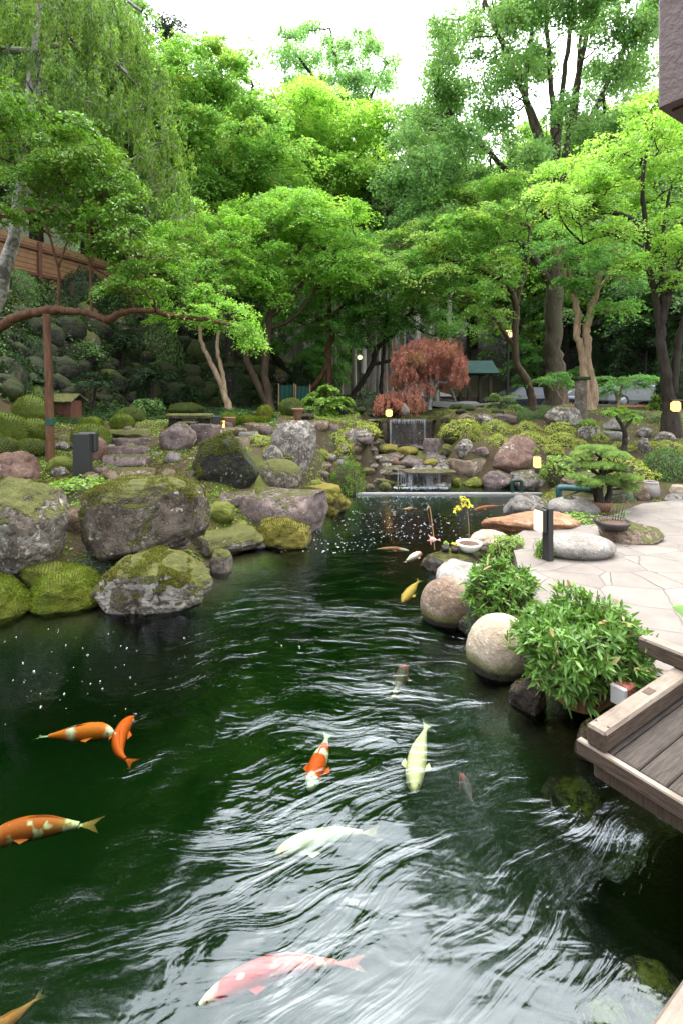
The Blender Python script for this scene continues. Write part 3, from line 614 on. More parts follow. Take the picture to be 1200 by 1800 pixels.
# ------------------------------------------------------------------ weir, ledges and falling water
def wbox(name, px0, px1, py, d, size_y, hz, mat, label, cat, parent=None):
    a, b = at(px0, py, d), at(px1, py, d); m = MB(); m.box((a + b) / 2, (b[0] - a[0], size_y, hz), bev=.008)
    o = m.build(name, mat, parent, (a + b) / 2 if parent is None else (0, 0, 0))
    return tag(o, label, cat) if label else o
m = MB(); m.box((2.15, 10.47, -.2), (4.3, .07, .47)); o = m.build('weir_sill', M['sill'], None, (2.15, 10.47, 0)); tag(o, 'straight pale weir sill across the far end of the pond', 'weir')
def fall_mat(hi=.7):
    t = NT('falling_water'); mp = t.n('Mapping'); t.set(mp.inputs[0], t.pos()); mp.inputs['Scale'].default_value = (1, .3, .12)
    n = t.noise(16, 4, .65, .4, mp.outputs[0]); n2 = t.noise(5, 2, .5, 0, mp.outputs[0])
    f = t.mapr(t.math('ADD', t.math('MULTIPLY', n, .6), t.math('MULTIPLY', n2, .5)), .58, .8, .02, hi)
    d = t.pr((.45, .48, .5), .25, None, .6); tr = t.n('BsdfTransparent'); mx = t.n('MixShader'); t.set(mx.inputs[0], f)
    t.t.links.new(tr.outputs[0], mx.inputs[1]); t.t.links.new(d, mx.inputs[2]); return t.done(mx.outputs[0])
M['fall'] = fall_mat(); M['fall_thin'] = fall_mat(.16)
t = NT('foam'); M['foam'] = t.done(t.pr((.27, .29, .29), .5, None, .3))
t = NT('wet_film'); p = t.pos(); n = t.noise(9, 4, .6, .5, p)
M['film'] = t.done(t.pr(t.ramp(n, [(.4, (.05, .045, .04)), (.66, (.16, .15, .14)), (.8, (.5, .52, .54))]), .12, t.bump(n, .6, .03), .7))
def waterfall(d, px0, px1, yt, yb, label, lip):
    z1, z0 = EYE + (HZ - yt) / F * d, EYE + (HZ - yb) / F * d; xa, xb = (px0 - 600) / F * d, (px1 - 600) / F * d
    root = empty('waterfall', ((xa + xb) / 2, d, z0), label, 'waterfall')
    nx_, nz = 40, 10; u = np.linspace(0, 1, nx_); s = np.linspace(0, 1, nz)
    U, T = np.meshgrid(u, s); Y = d - .02 - lip * np.sqrt(T) + .012 * np.sin(U * 41) * T; Zz = z1 - (z1 - z0) * T ** 1.2
    V = np.stack([xa + (xb - xa) * U, Y, Zz], -1).reshape(-1, 3); i = np.arange(nz - 1)[:, None] * nx_ + np.arange(nx_ - 1)[None]
    obj_np('falling_sheet', V, np.stack([i, i + 1, i + nx_ + 1, i + nx_], -1).reshape(-1, 4), M['fall_thin' if d > 13 else 'fall'], parent=root)
    rg = np.random.default_rng(int(d * 10)); m = MB()
    for k in range(150):                                                   # separate threads of water at the lip and the ends
        full = k < 22; u_ = rg.choice([.01, .03, .97, .985]) + rg.normal() * .01 if (full and d > 13) else (min(.99, max(.01, rg.normal() * .12 + rg.choice([.72, .84, .08]))) if full else rg.random())
        x = xa + (xb - xa) * u_; L_ = (z1 - z0) * (1 if full else rg.uniform(.03, .16 if d > 13 else .4))
        zz = z1 - L_ * np.linspace(0, 1, 6); y_ = d - .035 - lip * np.sqrt(np.linspace(0, L_ / (z1 - z0), 6)) + rg.normal() * .01
        m.tube(np.stack([x + np.cumsum(rg.normal(size=6)) * .004, y_, zz], 1), np.linspace(1, .5, 6) * (.0015 + .0035 * rg.random()), 5, False)
    m.build('water_thread', M['foam'], root)['kind'] = 'stuff'
    m = MB(); m.box(((xa + xb) / 2, d + .07, z1 + .012), (xb - xa + .04, .18, .02)); m.build('lip_water', M['film'], root)
    return xa, xb, z0, z1
xa, xb, z0, z1 = waterfall(14.55, 684, 746, 738, 786, 'upper waterfall, a thin curtain over a dark square rock face', .10)
m = MB(); m.box(((xa + xb) / 2, 14.95, (z0 + z1) / 2 - .2), (xb - xa + .5, .6, z1 - z0 + .37), bev=.04); o = m.build('rock_face', M['wet'], None, ((xa + xb) / 2, 14.95, z0)); tag(o, 'dark square cut rock face behind the upper waterfall', 'rock')
xa, xb, z0, z1 = waterfall(10.98, 698, 772, 829, 857, 'lower waterfall dropping from a flat ledge into the upper pool', .06)
rock(686, 800, 823, 833, 'purple', 'flat overhanging ledge stone that the lower waterfall runs over', kind='slab', z=.36, sub=4, dep=.35, seed=199, name='ledge_stone')
m = MB(); m.box(((xa + xb) / 2 + .05, 11.5, .1), (1.5, .55, .46), bev=.05); o = m.build('rock_face', M['wet'], None, ((xa + xb) / 2, 11.5, 0)); tag(o, 'dark hollow rock face behind the lower waterfall', 'rock')
xs = np.linspace(0, 1, 8); sv = []
for yy in np.linspace(11.0, 14.4, 18):
    c_ = np.interp(yy, [11, 12.2, 13.2, 14.4], [1.75, 2.25, 2.4, 1.85]); w_ = np.interp(yy, [11, 12.2, 13.2, 14.4], [1.2, .5, .4, .9])
    xx = c_ + w_ * (xs - .5); sv.append(np.stack([xx, np.full(8, yy), height(xx, np.full(8, yy)) + .075 + .02 * np.sin(xx * 23 + yy * 9)], 1))
i = np.arange(17)[:, None] * 8 + np.arange(7)[None]
tag(link('stream_water', mesh_np('stream_water', np.concatenate(sv), np.stack([i, i + 1, i + 9, i + 8], -1).reshape(-1, 4), M['film'])), kind='structure')
# splash at the foot of the lower fall, froth drifting on the pond
bm_v, bm_f = ICO[2]
def froth(name, pts, rad, mat, label):
    V = (pts[:, None] + rad[:, None, None] * bm_v[None] * np.array([1, 1, .55])).reshape(-1, 3); Ff = (bm_f[None] + len(bm_v) * np.arange(len(pts))[:, None, None]).reshape(-1, 3)
    o = link(name, mesh_np(name, V, Ff, mat)); return tag(o, label, 'foam', None, 'stuff')
rg = np.random.default_rng(3)
n = 240; q = np.stack([rg.uniform(xa - .1, xb + .15, n), 10.88 + rg.normal(size=n) * .07, np.full(n, .06)], 1); froth('splash_foam', q, rg.uniform(.006, .028, n), M['foam'], 'white foam where the lower waterfall hits the pool')
n = 620; py = 872 + 100 * rg.random(n) ** 1.5; px = rg.normal(size=n) * 90 + 720 - (py - 872) * .9
q = np.array([WP(a, b) for a, b in zip(px, py)]); k = (pond_sd(q[:, 0], q[:, 1]) < -.1) & (vnoise(q * 1.6, 4) > -.25); q = q[k]
froth('foam', q, rg.uniform(.003, .012, len(q)) * (1 + .7 * (rg.random(len(q)) > .9)), M['foam'], 'white froth drifting on the far part of the pond')
t = NT('bubble_film'); fr = t.n('LayerWeight', Blend=.35); gl = t.n('BsdfGlossy', Roughness=.03); tr = t.n('BsdfTransparent'); mx = t.n('MixShader'); t.set(mx.inputs[0], fr.outputs['Facing']); t.t.links.new(tr.outputs[0], mx.inputs[1]); t.t.links.new(gl.outputs[0], mx.inputs[2]); M['bubble'] = t.done(mx.outputs[0])
dome_v = bm_v.copy(); dome_v[:, 2] = np.maximum(dome_v[:, 2], 0)
bub = mesh_np('bubble', ICO[3][0] * np.array([1, 1, .8]), ICO[3][1], M['bubble'])
for k in range(85):
    if k < 60: x_, y_ = rs.uniform(0, 245), rs.gauss(1185, 60)
    else: x_, y_ = rs.uniform(230, 640), rs.uniform(1080, 1180) - 40
    if y_ < 1105 or y_ > 1290: continue
    o = link('bubble', bub, WP(x_, y_) + np.array([0, 0, .002])); s_ = .003 + .009 * rs.random() ** 2; o.scale = (s_, s_, s_)
    tag(o, 'small clear bubble floating on the dark green water of the left half', 'bubble', 'bubbles on the dark water')

# ------------------------------------------------------------------ koi
def koi_mat(name, stops, blotch=None, seed=0, belly=(.75, .7, .62)):
    t = NT('koi_' + name); a = t.n('Attribute', attribute_name='along'); n = t.noise(7, 3, .5, .3, t.obj())
    f = t.math('ADD', a.outputs['Fac'], t.mapr(n, .3, .7, -.07, .07)); c = t.ramp(f, [(q, [v * .62 for v in w_]) for q, w_ in stops])
    if blotch: mpp = t.n('Mapping'); t.set(mpp.inputs[0], t.obj()); mpp.inputs['Location'].default_value = (seed, seed * 2, 0); c = t.mix(t.mapr(t.noise(blotch[1], 2, .5, .4, mpp.outputs[0]), blotch[2], blotch[2] + .09, 0, .9), c, blotch[0])
    sc = t.n('TexVoronoi', Scale=90); t.set(sc.inputs['Vector'], t.obj())
    p_ = t.pr(c, .6, t.bump(sc.outputs['Distance'], .3, .003), .15); tr = t.n('BsdfTransparent'); mx = t.n('MixShader')   # thin see-through tail
    t.set(mx.inputs[0], t.mapr(a.outputs['Fac'], .84, 1.0, 0, .85)); t.t.links.new(p_, mx.inputs[1]); t.t.links.new(tr.outputs[0], mx.inputs[2]); return t.done(mx.outputs[0])
def koi(px, width_px, mat, label, z=-.055):
    z = min(z, 0) - .055 if z < -.008 else z
    """px: photo points along the back from nose to tail root, then the tail tip"""
    P3 = np.array([WP(a, b, z) for a, b in px]); spine = catmull(P3, 30); seg = np.linalg.norm(np.diff(spine, axis=0), axis=1); s = np.concatenate([[0], np.cumsum(seg)]); L = s[-1]; s /= L
    d = (EYE - z) * F / (px[0][1] - HZ); w_ = min(width_px / F * d / 2 * .8, L * .105)
    prof = np.interp(s, [0, .03, .09, .2, .36, .55, .72, .80, .86], [.12, .38, .66, .92, 1, .82, .42, .26, .20])
    nb = np.searchsorted(s, .84); T = np.gradient(spine, axis=0); T /= np.linalg.norm(T, axis=1)[:, None]; Sd = np.stack([-T[:, 1], T[:, 0], T[:, 2] * 0], 1)
    k = 14; a = np.linspace(0, 2 * np.pi, k, endpoint=False); V, Q, al = [], [], []
    for i in range(nb):
        r = prof[i] * w_; c = spine[i] - np.array([0, 0, 1.12 * w_ * .9 + .0])
        V.append(c + r * np.cos(a)[:, None] * Sd[i] + (1.12 * r * np.sin(a))[:, None] * np.array([0, 0, 1])); al += [s[i]] * k
        if i: Q.append([((i - 1) * k + j, i * k + j, i * k + (j + 1) % k, (i - 1) * k + (j + 1) % k) for j in range(k)])
    V = np.concatenate(V); Q = list(np.concatenate(Q)); n = len(V)
    Vx = [V]; zc = spine[0][2] - 1.0 * w_
    def add(pts, alv, quads):
        nonlocal n
        Vx.append(np.array(pts)); al.extend(alv); Q.extend([[q + n for q in f] for f in quads]); n += len(pts)
    Vn = V[:k].mean(0) - T[0] * w_ * .18; add([Vn], [0], []); Q.extend([(n - 1, j, (j + 1) % k, n - 1)[:4] for j in range(0)])
    tri = [(n - 1, (j + 1) % k, j) for j in range(k)]
    # tail: two lobes fanned sideways a little
    r0 = spine[nb - 1] - np.array([0, 0, 1.0 * w_]); tl = spine[-1] - np.array([0, 0, 1.0 * w_]); sv = Sd[-1]; dz = np.array([0, 0, 1.0])
    fan = w_ * .95
    for sg in (-1, 1):
        add([r0 + sv * .12 * w_, r0 - sv * .12 * w_, (r0 + tl) / 2 + sg * fan * .5 * (sv * .8 + dz * .3), tl + sg * fan * (sv * .85 + dz * .25) , (r0 * .35 + tl * .65)], [.86, .86, .93, 1, .95], [(0, 1, 4, 2), (2, 4, 3, 3)][:1])
        tri.append((n - 3, n - 1, n - 2))
    # pectoral and dorsal fins
    for sg in (-1, 1):
        i = np.searchsorted(s, .24); b = spine[i] - dz * 1.0 * w_ + sg * Sd[i] * w_ * .8; i2 = np.searchsorted(s, .30); b2 = spine[i2] - dz * 1.0 * w_ + sg * Sd[i2] * w_ * .85
        tip = b + sg * Sd[i] * w_ * .75 + T[i] * w_ * .8 - dz * .012; tip2 = b2 + sg * Sd[i] * w_ * .4 + T[i] * w_ * 1.0 - dz * .012
        add([b, b2, tip2, tip], [.24] * 4, [(0, 1, 2, 3)])
    ii = [np.searchsorted(s, q) for q in (.36, .45, .55, .64)]
    top = [spine[i] - dz * (.9 * w_ * 1.12 - 1.12 * prof[i] * w_ * .95) for i in ii]; hh = [.1, .34, .26, .06]
    add(top + [t_ + dz * w_ * h_ * .6 + Sd[i] * w_ * .1 for t_, h_, i in zip(top, hh, ii)], [.4] * 8, [(0, 1, 5, 4), (1, 2, 6, 5), (2, 3, 7, 6)])
    V = np.concatenate(Vx); c0 = spine[12].copy(); me = mesh_np('koi', V - c0, [np.array(Q), np.array(tri)], mat)
    at_ = me.attributes.new('along', 'FLOAT', 'POINT'); at_.data.foreach_set('value', np.array(al, np.float32))
    o = link('koi', me, c0); tag(o, label, 'fish', 'koi in the pond')
    eye = [(spine[2] - dz * 1.0 * w_) + sg * Sd[2] * w_ * prof[2] * .9 + dz * .28 * w_ for sg in (-1, 1)]
    for e in eye: obj_np('eye', e + bm_v * w_ * .09, bm_f, M['metal_dark'], parent=o)
    return o
OR, WH, RD = (.75, .16, .012), (.8, .76, .66), (.78, .085, .012)
koi([(201, 1276), (175, 1272), (140, 1275), (105, 1278), (62, 1282)], 40, koi_mat('orange_white', [(.06, WH), (.12, OR), (.50, OR), (.55, WH), (.62, OR), (.78, OR), (.84, (.55, .6, .45))]), 'orange koi with white head and pale tail, swimming right at the left', -.02)
koi([(236, 1248), (222, 1262), (210, 1285), (212, 1312), (238, 1330)], 30, koi_mat('flame', [(0, (.8, .11, .01)), (1, (.7, .10, .012))]), 'plain flame red koi curled like a bracket in front of another', -.02)
koi([(-40, 1480), (10, 1450), (60, 1438), (110, 1434), (180, 1432)], 46, koi_mat('rust', [(.0, (.5, .2, .04)), (.2, (.62, .10, .02)), (.6, (.6, .13, .03)), (.8, (.5, .25, .08))], ((.6, .5, .36), 13, .56), 1), 'rusty orange koi with pale flecks cut off by the left frame edge', -.09)
koi([(545, 1372), (551, 1350), (560, 1325), (570, 1300), (576, 1270)], 44, koi_mat('kohaku', [(.12, WH), (.17, RD), (.40, RD), (.44, WH), (.52, WH), (.56, RD), (.66, RD), (.72, WH)], ((.02, .02, .02), 16, .66), 2), 'white koi with red bands and black spots, nose towards the camera', -.02)
koi([(727, 1374), (728, 1345), (734, 1312), (742, 1282), (752, 1252)], 46, koi_mat('cream', [(0, (.8, .66, .42)), (1, (.8, .70, .5))]), 'plain cream yellow koi in the middle of the ripples', -.02)
koi([(484, 1484), (520, 1472), (565, 1460), (610, 1450), (672, 1446)], 42, koi_mat('pearl', [(.05, (.8, .66, .42)), (.14, WH), (.75, (.8, .74, .7)), (.85, (.45, .3, .2))]), 'pearl white koi with a brown tail, below the red banded one', -.02)
koi([(350, 1748), (395, 1722), (450, 1695), (520, 1678), (648, 1676)], 46, koi_mat('pink', [(.06, (.8, .5, .42)), (.12, (.8, .05, .05)), (.34, (.8, .06, .06)), (.5, (.8, .16, .15)), (.75, (.8, .2, .2))], ((.8, .7, .66), 9, .58), 3), 'big pink and white koi near the bottom of the frame', -.03)
koi([(-60, 1830), (-10, 1800), (40, 1765), (80, 1730)], 60, koi_mat('amber', [(0, (.5, .22, .04)), (.5, (.42, .13, .03)), (1, (.35, .2, .1))], ((.1, .06, .03), 7, .55), 4), 'dim amber koi cut off by the bottom left corner', -.10)
koi([(706, 1050), (712, 1042), (722, 1030), (730, 1020), (738, 1010)], 22, koi_mat('gold', [(0, (.78, .40, .10)), (1, (.78, .47, .15))]), 'golden yellow koi near the brown boulder', -.01)
koi([(712, 1160), (706, 1175), (700, 1192), (694, 1206), (686, 1220)], 26, koi_mat('wine', [(.1, (.4, .06, .03)), (.3, (.10, .07, .06)), (.7, (.12, .09, .07)), (.8, (.6, .4, .3))]), 'dark koi with a red head seen dimly beyond the cream one', -.06)
koi([(808, 1352), (814, 1365), (820, 1382), (826, 1396), (840, 1414)], 22, koi_mat('slate', [(.1, (.3, .06, .05)), (.3, (.05, .04, .05)), (1, (.07, .05, .05))]), 'slate dark koi right of the cream one', -.05)
koi([(718, 964), (705, 963), (690, 961), (672, 961), (648, 962)], 10, koi_mat('ochre', [(.1, WH), (.3, (.4, .12, .05)), (.6, (.5, .3, .2)), (1, (.4, .15, .07))]), 'long ochre and grey koi at the surface left of the ledge stone', -.005)
koi([(740, 966), (732, 970), (724, 974), (716, 978), (708, 983)], 16, koi_mat('rose', [(.2, (.8, .4, .33)), (.6, WH), (1, (.75, .5, .45))]), 'pale rose koi breaking the surface beside the ledge stone', .015)
koi([(832, 893), (845, 890), (858, 888), (872, 886), (888, 884)], 9, koi_mat('vermilion', [(0, (.72, .16, .05)), (1, (.7, .2, .09))]), 'vermilion koi near the weir at the right', -.005)
koi([(706, 893), (712, 893), (719, 892), (726, 891), (733, 891)], 6, koi_mat('peach', [(0, (.75, .34, .14)), (1, (.7, .4, .2))]), 'tiny peach koi in the foam below the lower waterfall', .0)

# ------------------------------------------------------------------ deck, bridge, eave
U3, V3, Z3 = np.array([.83, .558, 0]), np.array([.558, -.83, 0]), np.array([0, 0, 1.0]); C0 = np.array([1.2, 2.52, 0]); ANG = math.atan2(.558, .83)
M['deck'] = m_wood('deck_boards', (.016, .012, .010), (.055, .043, .034), (1.2, 16, 16), .6, .8, ANG)
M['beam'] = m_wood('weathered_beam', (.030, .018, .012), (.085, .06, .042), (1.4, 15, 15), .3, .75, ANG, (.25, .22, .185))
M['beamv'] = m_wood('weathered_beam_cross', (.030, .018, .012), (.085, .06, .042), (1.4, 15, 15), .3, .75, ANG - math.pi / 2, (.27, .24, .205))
def uvz(u, v, z): return C0 + U3 * u + V3 * v + Z3 * z
root = empty('deck_platform', uvz(1, .4, .3), 'dark weathered wooden deck platform over the water at the right', 'deck')
m = MB()
for k in range(7): m.box(uvz(1.435, .06 + k * .118, .425), (2.82, .113, .05), U3, V3, Z3, .006)
m.build('decking', M['deck'], root)
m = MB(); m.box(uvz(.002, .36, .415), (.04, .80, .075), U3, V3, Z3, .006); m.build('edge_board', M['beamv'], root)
m = MB(); m.box(uvz(1.4, .36, .33), (2.7, .09, .12), U3, V3, Z3); m.box(uvz(.1, .36, .33), (.1, .7, .12), U3, V3, Z3); m.build('joist', M['wood_dark'], root)
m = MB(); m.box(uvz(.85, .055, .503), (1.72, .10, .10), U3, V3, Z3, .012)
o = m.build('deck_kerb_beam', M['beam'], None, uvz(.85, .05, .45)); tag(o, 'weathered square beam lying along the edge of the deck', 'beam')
for q in ((.05, .025), (.05, .085)): m = MB(); c_ = uvz(q[0], q[1], .5535); m.lathe(c_, [(.0, .0015), (.006, .0015), (.007, 0)], 10); m.build('bolt_head', M['metal_dark'], o)
m = MB(); m.box(uvz(.52, .05, .5545), (.075, .04, .002), U3, V3, Z3, .0005); m.build('mortise_patch', M['wood_dark'], o)
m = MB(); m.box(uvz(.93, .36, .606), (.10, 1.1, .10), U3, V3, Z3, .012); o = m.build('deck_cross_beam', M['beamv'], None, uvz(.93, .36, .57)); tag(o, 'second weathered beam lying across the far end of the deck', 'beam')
root = empty('foot_bridge', uvz(.3, 1.2, .3), 'pale wooden footbridge edge in the bottom right corner', 'bridge')
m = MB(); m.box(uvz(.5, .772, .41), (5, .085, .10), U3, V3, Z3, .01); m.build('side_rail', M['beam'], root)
m = MB()
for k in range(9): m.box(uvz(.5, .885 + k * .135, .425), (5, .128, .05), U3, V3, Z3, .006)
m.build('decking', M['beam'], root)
# eave at the upper right
e = at(1154, 195, 2.2); root = empty('roof_eave', e, 'brown textured end of a roof beam overhanging the upper right corner', 'roof beam')
m = MB(); m.box(e + U3 * .6 + V3 * .9 + Z3 * .6, (1.2, 1.8, 1.2), U3, V3, Z3, .012); m.build('beam_end', M['paint_brown'], root)
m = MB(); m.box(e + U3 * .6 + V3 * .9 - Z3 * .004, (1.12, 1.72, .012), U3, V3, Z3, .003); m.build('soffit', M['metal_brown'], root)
p_ = uvz(.64, -.19, .33); m = MB(); m.box(p_ + Z3 * .03 + U3 * .1, (.1, .09, .11), U3, V3, Z3, .012); o = m.build('brick', M['brick'], None, p_); tag(o, 'red brick with white end beside the deck beam', 'brick')
m = MB(); m.box(p_ + Z3 * .03 + U3 * .03, (.03, .092, .112), U3, V3, Z3, .006); m.build('white_end', M['concrete'], o)

# ------------------------------------------------------------------ garden lights, signs, pots, pipes
def gpt(px, py, z=None):
    if z is None: d, z = ground_at(px, py)
    else: d = (EYE - z) * F / (py - HZ)
    return at(px, py, d)
def hgt(px, py, base): return EYE + (HZ - py) / F * base[1] - base[2]
# black bollard, left
b = gpt(146, 843); H = hgt(146, 762, b); wd = 30 / F * b[1]; root = empty('bollard_light', b, 'black square bollard light on the left bank behind light green ground cover', 'garden light')
m = MB(); m.box(b + (0, 0, H / 2), (wd * .95, wd * .5, H), bev=.006); m.build('post', M['metal_dark'], root)
m = MB(); m.box(b + (wd * .12, wd * .42, H * .80), (wd * 1.05, wd * .5, H * .44), bev=.02); m.build('lamp_head', M['metal_dark'], root)
m = MB(); m.box(b + (wd * .12, wd * .70, H * .80), (wd * .9, .02, H * .36), bev=.004); m.build('diffuser', M['glow_white'], root)
# black bollard, right, turned so that its glowing side shows
b = gpt(960, 986, .29); H = hgt(960, 892, b); root = empty('bollard_light', b, 'black bollard light with a glowing side on the patio beside the flat grey stone', 'garden light')
ux, uy = (.93, .36, 0), (-.36, .93, 0)
m = MB(); m.box(b + (0.012, 0, H / 2), (.07, .10, H), ux, uy, bev=.005); m.build('post', M['metal_dark'], root)
m = MB(); m.box(b + (-.055, .01, H * .76), (.05, .13, H * .44), ux, uy, bev=.01); m.build('lamp_head', M['metal_dark'], root)
m = MB(); m.box(b + (-.092, .004, H * .75), (.03, .115, H * .38), ux, uy, bev=.012); m.build('diffuser', M['glow_white'], root)
# small lamp on the crest
b = gpt(381, 754); root = empty('garden_lamp', b, 'small dark box lamp with an orange glowing back on the crest of the left bank', 'garden light')
s_ = b[1] / F
m = MB(); m.box(b + (0, 0, 11 * s_), (16 * s_, 8 * s_, 24 * s_), bev=.01); m.build('housing', M['metal_dark'], root)
m = MB(); m.box(b + (11 * s_, 6 * s_, 7 * s_), (4 * s_, 4 * s_, 14 * s_), bev=.005); m.build('diffuser', M['glow'], root)
b = gpt(509, 730); s_ = b[1] / F; root = empty('garden_lamp', b, 'tiny lamp lighting a moss cushion gold in front of the green netting', 'garden light')
m = MB(); m.box(b + (0, 0, 11 * s_), (9 * s_, 5 * s_, 24 * s_), bev=.01); m.build('housing', M['metal_dark'], root)
m = MB(); m.box(b + (-6.2 * s_, 0, 14 * s_), (3 * s_, 4 * s_, 13 * s_), bev=.005); m.build('diffuser', M['glow'], root)
def cube_lamp(px, yb, d, wpx, hpx, ypost, label, glow='glow'):
    b = at(px, yb, d); s_ = d / F; root = empty('garden_lamp', b, label, 'garden light'); z = 0
    m = MB(); m.box(b + (0, 0, (yb - ypost) * s_ / 2), (wpx * .6 * s_, wpx * .6 * s_, (yb - ypost) * s_), bev=.008); m.build('post', M['metal_dark'], root)
    m = MB(); m.box(b + (0, 0, (yb - ypost + hpx / 2) * s_), (wpx * s_, wpx * s_, hpx * s_), bev=wpx * s_ * .2); m.build('diffuser', M[glow], root)
    m = MB(); m.box(b + (0, 0, (yb - ypost + hpx + 1.2) * s_), (wpx * 1.15 * s_, wpx * 1.15 * s_, 2.2 * s_), bev=.006); m.build('cap', M['metal_dark'], root)
    return root
cube_lamp(683, 738, 14.3, 11, 12, 732, 'low lamp glowing at the left end of the upper waterfall')
cube_lamp(943, 832, 10.1, 11, 20, 822, 'lamp glowing against the right flank of the red brown peaked boulder')
cube_lamp(1184, 742, 12.3, 17, 18, 723, 'square lamp glowing at the right frame edge under the maple')
b = at(890, 722, 21.5); s_ = 21.5 / F; root = empty('street_lamp', b, 'tall garden street lamp, lit, with rounded head beside the hut', 'street lamp')
m = MB(); m.tube(np.array([b, b + (2 * s_, 0, 60 * s_), b + (3 * s_, 0, 130 * s_)]), 2.2 * s_, 8); m.build('pole', M['metal_dark'], root)
m = MB(); m.lathe(b + (3 * s_, 0, 129 * s_), [(2 * s_, 0), (7 * s_, 1.5 * s_), (8.5 * s_, 5 * s_), (8.5 * s_, 9 * s_), (6 * s_, 12 * s_), (.5 * s_, 12.5 * s_)], 14); m.build('lamp_shade', M['glow_white'], root, smooth=True)
for px, py, d, r, l in [(632, 628, 26, 4, 'far small lamp glowing among the trunks in the centre'), (735, 637, 22, 5, 'lamp glowing through the red maple')]:
    b = at(px, 715, d); h_ = (715 - py) / F * d; root = empty('street_lamp', b, l, 'street lamp'); s_ = d / F
    m = MB(); m.tube([b, b + (0, 0, h_ - r * s_)], 1.3 * s_, 8); m.build('pole', M['metal_dark'], root)
    m = MB(); m.lathe(b + (0, 0, h_ - r * s_), [(r * .3 * s_, 0), (r * s_, r * .5 * s_), (r * s_, r * 1.4 * s_), (.2 * s_, r * 2 * s_)], 12); m.build('lamp_shade', M['glow_white'], root)
# white plant sign
b = gpt(359, 936, .42); root = empty('plant_sign', b, 'small blank white sign on a tan stake in front of the big mossy boulder', 'sign'); s_ = b[1] / F
m = MB(); m.tube([b - (0, 0, .05), b + (2 * s_, 0, 34 * s_)], 2 * s_, 6); m.build('stake', M['wood_tan'], root)
m = MB(); m.box(b + (2.5 * s_, -.008, 38 * s_), (13 * s_, .006, 15 * s_), (.98, -.2, .1), (.2, .98, 0), (-.1, 0, 1), bev=.001); m.build('plate', M['white'], root)
# pots
def pot(px, yb, z, wpx, hpx, label, mat, prof, soil=True, cat='pot', name='flower_pot'):
    b = gpt(px, yb, z); s_ = b[1] / F; r = wpx / 2 * s_; h_ = hpx * s_; b = b + (0, r * .8, 0); root = empty(name, b, label, cat)
    m = MB(); m.lathe(b, [(0.001, 0)] + [(r * a, h_ * q) for a, q in prof] + [(r * .86, h_ * .97), (r * .82, h_ * .85)], 22); m.build('bowl', M[mat], root, smooth=True)
    if soil: m = MB(); m.lathe(b, [(r * .83, h_ * .86), (r * .6, h_ * .93), (.001, h_ * 1.02)], 16); m.build('soil', M['soil'], root)
    return root, b, r, h_
pot(402, 754, None, 22, 20, 'brown clay planter beside the small dark box lamp', 'pot_clay', [(.8, .02), (.98, .95), (1, 1)])
pot(523, 742, None, 22, 24, 'weathered urn planter standing on the speckled standing stone', 'pot_clay', [(.5, .02), (.6, .4), (.85, .8), (1, .9), (1, 1)])
pot(1150, 880, None, 30, 32, 'fat grey glazed jar at the back of the patio', 'pot_grey', [(.62, .02), (.95, .25), (1, .5), (.85, .85), (.72, .92), (.75, 1)])
PB = pot(1063, 902, .30, 36, 18, 'brown pot that holds the old pine', 'pot_clay', [(.7, .02), (.95, .6), (1, 1)])
PO = pot(1087, 936, .44, 62, 15, 'dark oval planter on the brown slab', 'pot_dark', [(.7, .02), (.95, .6), (1, 1)])
PD = pot(828, 975, .15, 46, 16, 'white shallow dish with a mound of brown soil on the dark ledge stone', 'white', [(.55, .02), (.8, .4), (1, .85), (1, 1)], cat='dish', name='dish')
P1 = pot(783, 971, .15, 14, 10, 'tiny dark pot with a seedling left on the ledge stone', 'pot_dark', [(.8, .02), (1, 1)])
P2 = pot(800, 973, .15, 15, 10, 'tiny dark pot with a seedling nearest the white dish', 'pot_dark', [(.8, .02), (1, 1)])
PS = pot(1003, 884, .42, 20, 8, 'small dark dish of leaves on the pale grey rock', 'pot_dark', [(.7, .02), (1, 1)])
# pipes
def pipe(px, d, r, mat, label, name='pipe'):
    m = MB(); p3 = catmull([at(a, b_, d + q) for a, b_, q in px], 24); m.tube(p3, r, 12); o = m.build(name, M[mat], None, p3[0], True); return tag(o, label, 'pipe')
pipe([(900, 866, 0), (899, 850, 0), (902, 845, 0), (914, 845, .05), (916, 850, .05), (915, 866, .05)], 9.6, .035, 'greenpipe', 'dark green pipe bent like a hoop over the weir end')
pipe([(982, 876, 0), (981, 862, 0), (986, 857, 0), (1010, 858, .15), (1046, 857, .5)], 8.9, .055, 'teal', 'thick teal pipe bending down behind the pale grey rock')
# thin rod with a little goldfish ornament and water dripping off its end
b = gpt(763, 966, .13); s_ = b[1] / F; root = empty('garden_stake', b, 'thin bent rod on the ledge stone carrying a pink goldfish ornament', 'ornament')
m = MB(); m.tube(catmull([b, b + (-2 * s_, 0, 25 * s_), b + (-5 * s_, 0, 50 * s_), b + (-9 * s_, 0, 74 * s_), b + (-14 * s_, -.02, 72 * s_)], 20), .9 * s_, 6); m.build('rod', M['wood_tan'], root)
fc = b + (-3 * s_, -.02, 18 * s_); gv = bm_v * np.array([6.5, 3.5, 4.5]) * s_; gv[:, 2] *= np.interp(gv[:, 0], [-6.5 * s_, 0, 6.5 * s_], [1.1, 1, .35])
t = NT('goldfish_pink'); M['gold'] = t.done(t.pr(t.ramp(t.noise(40, 2, .5, 0, t.obj()), [(.42, (.8, .66, .58)), (.55, (.75, .25, .17))]), .35))
obj_np('fish_body', fc + gv, bm_f, M['gold'], parent=root)
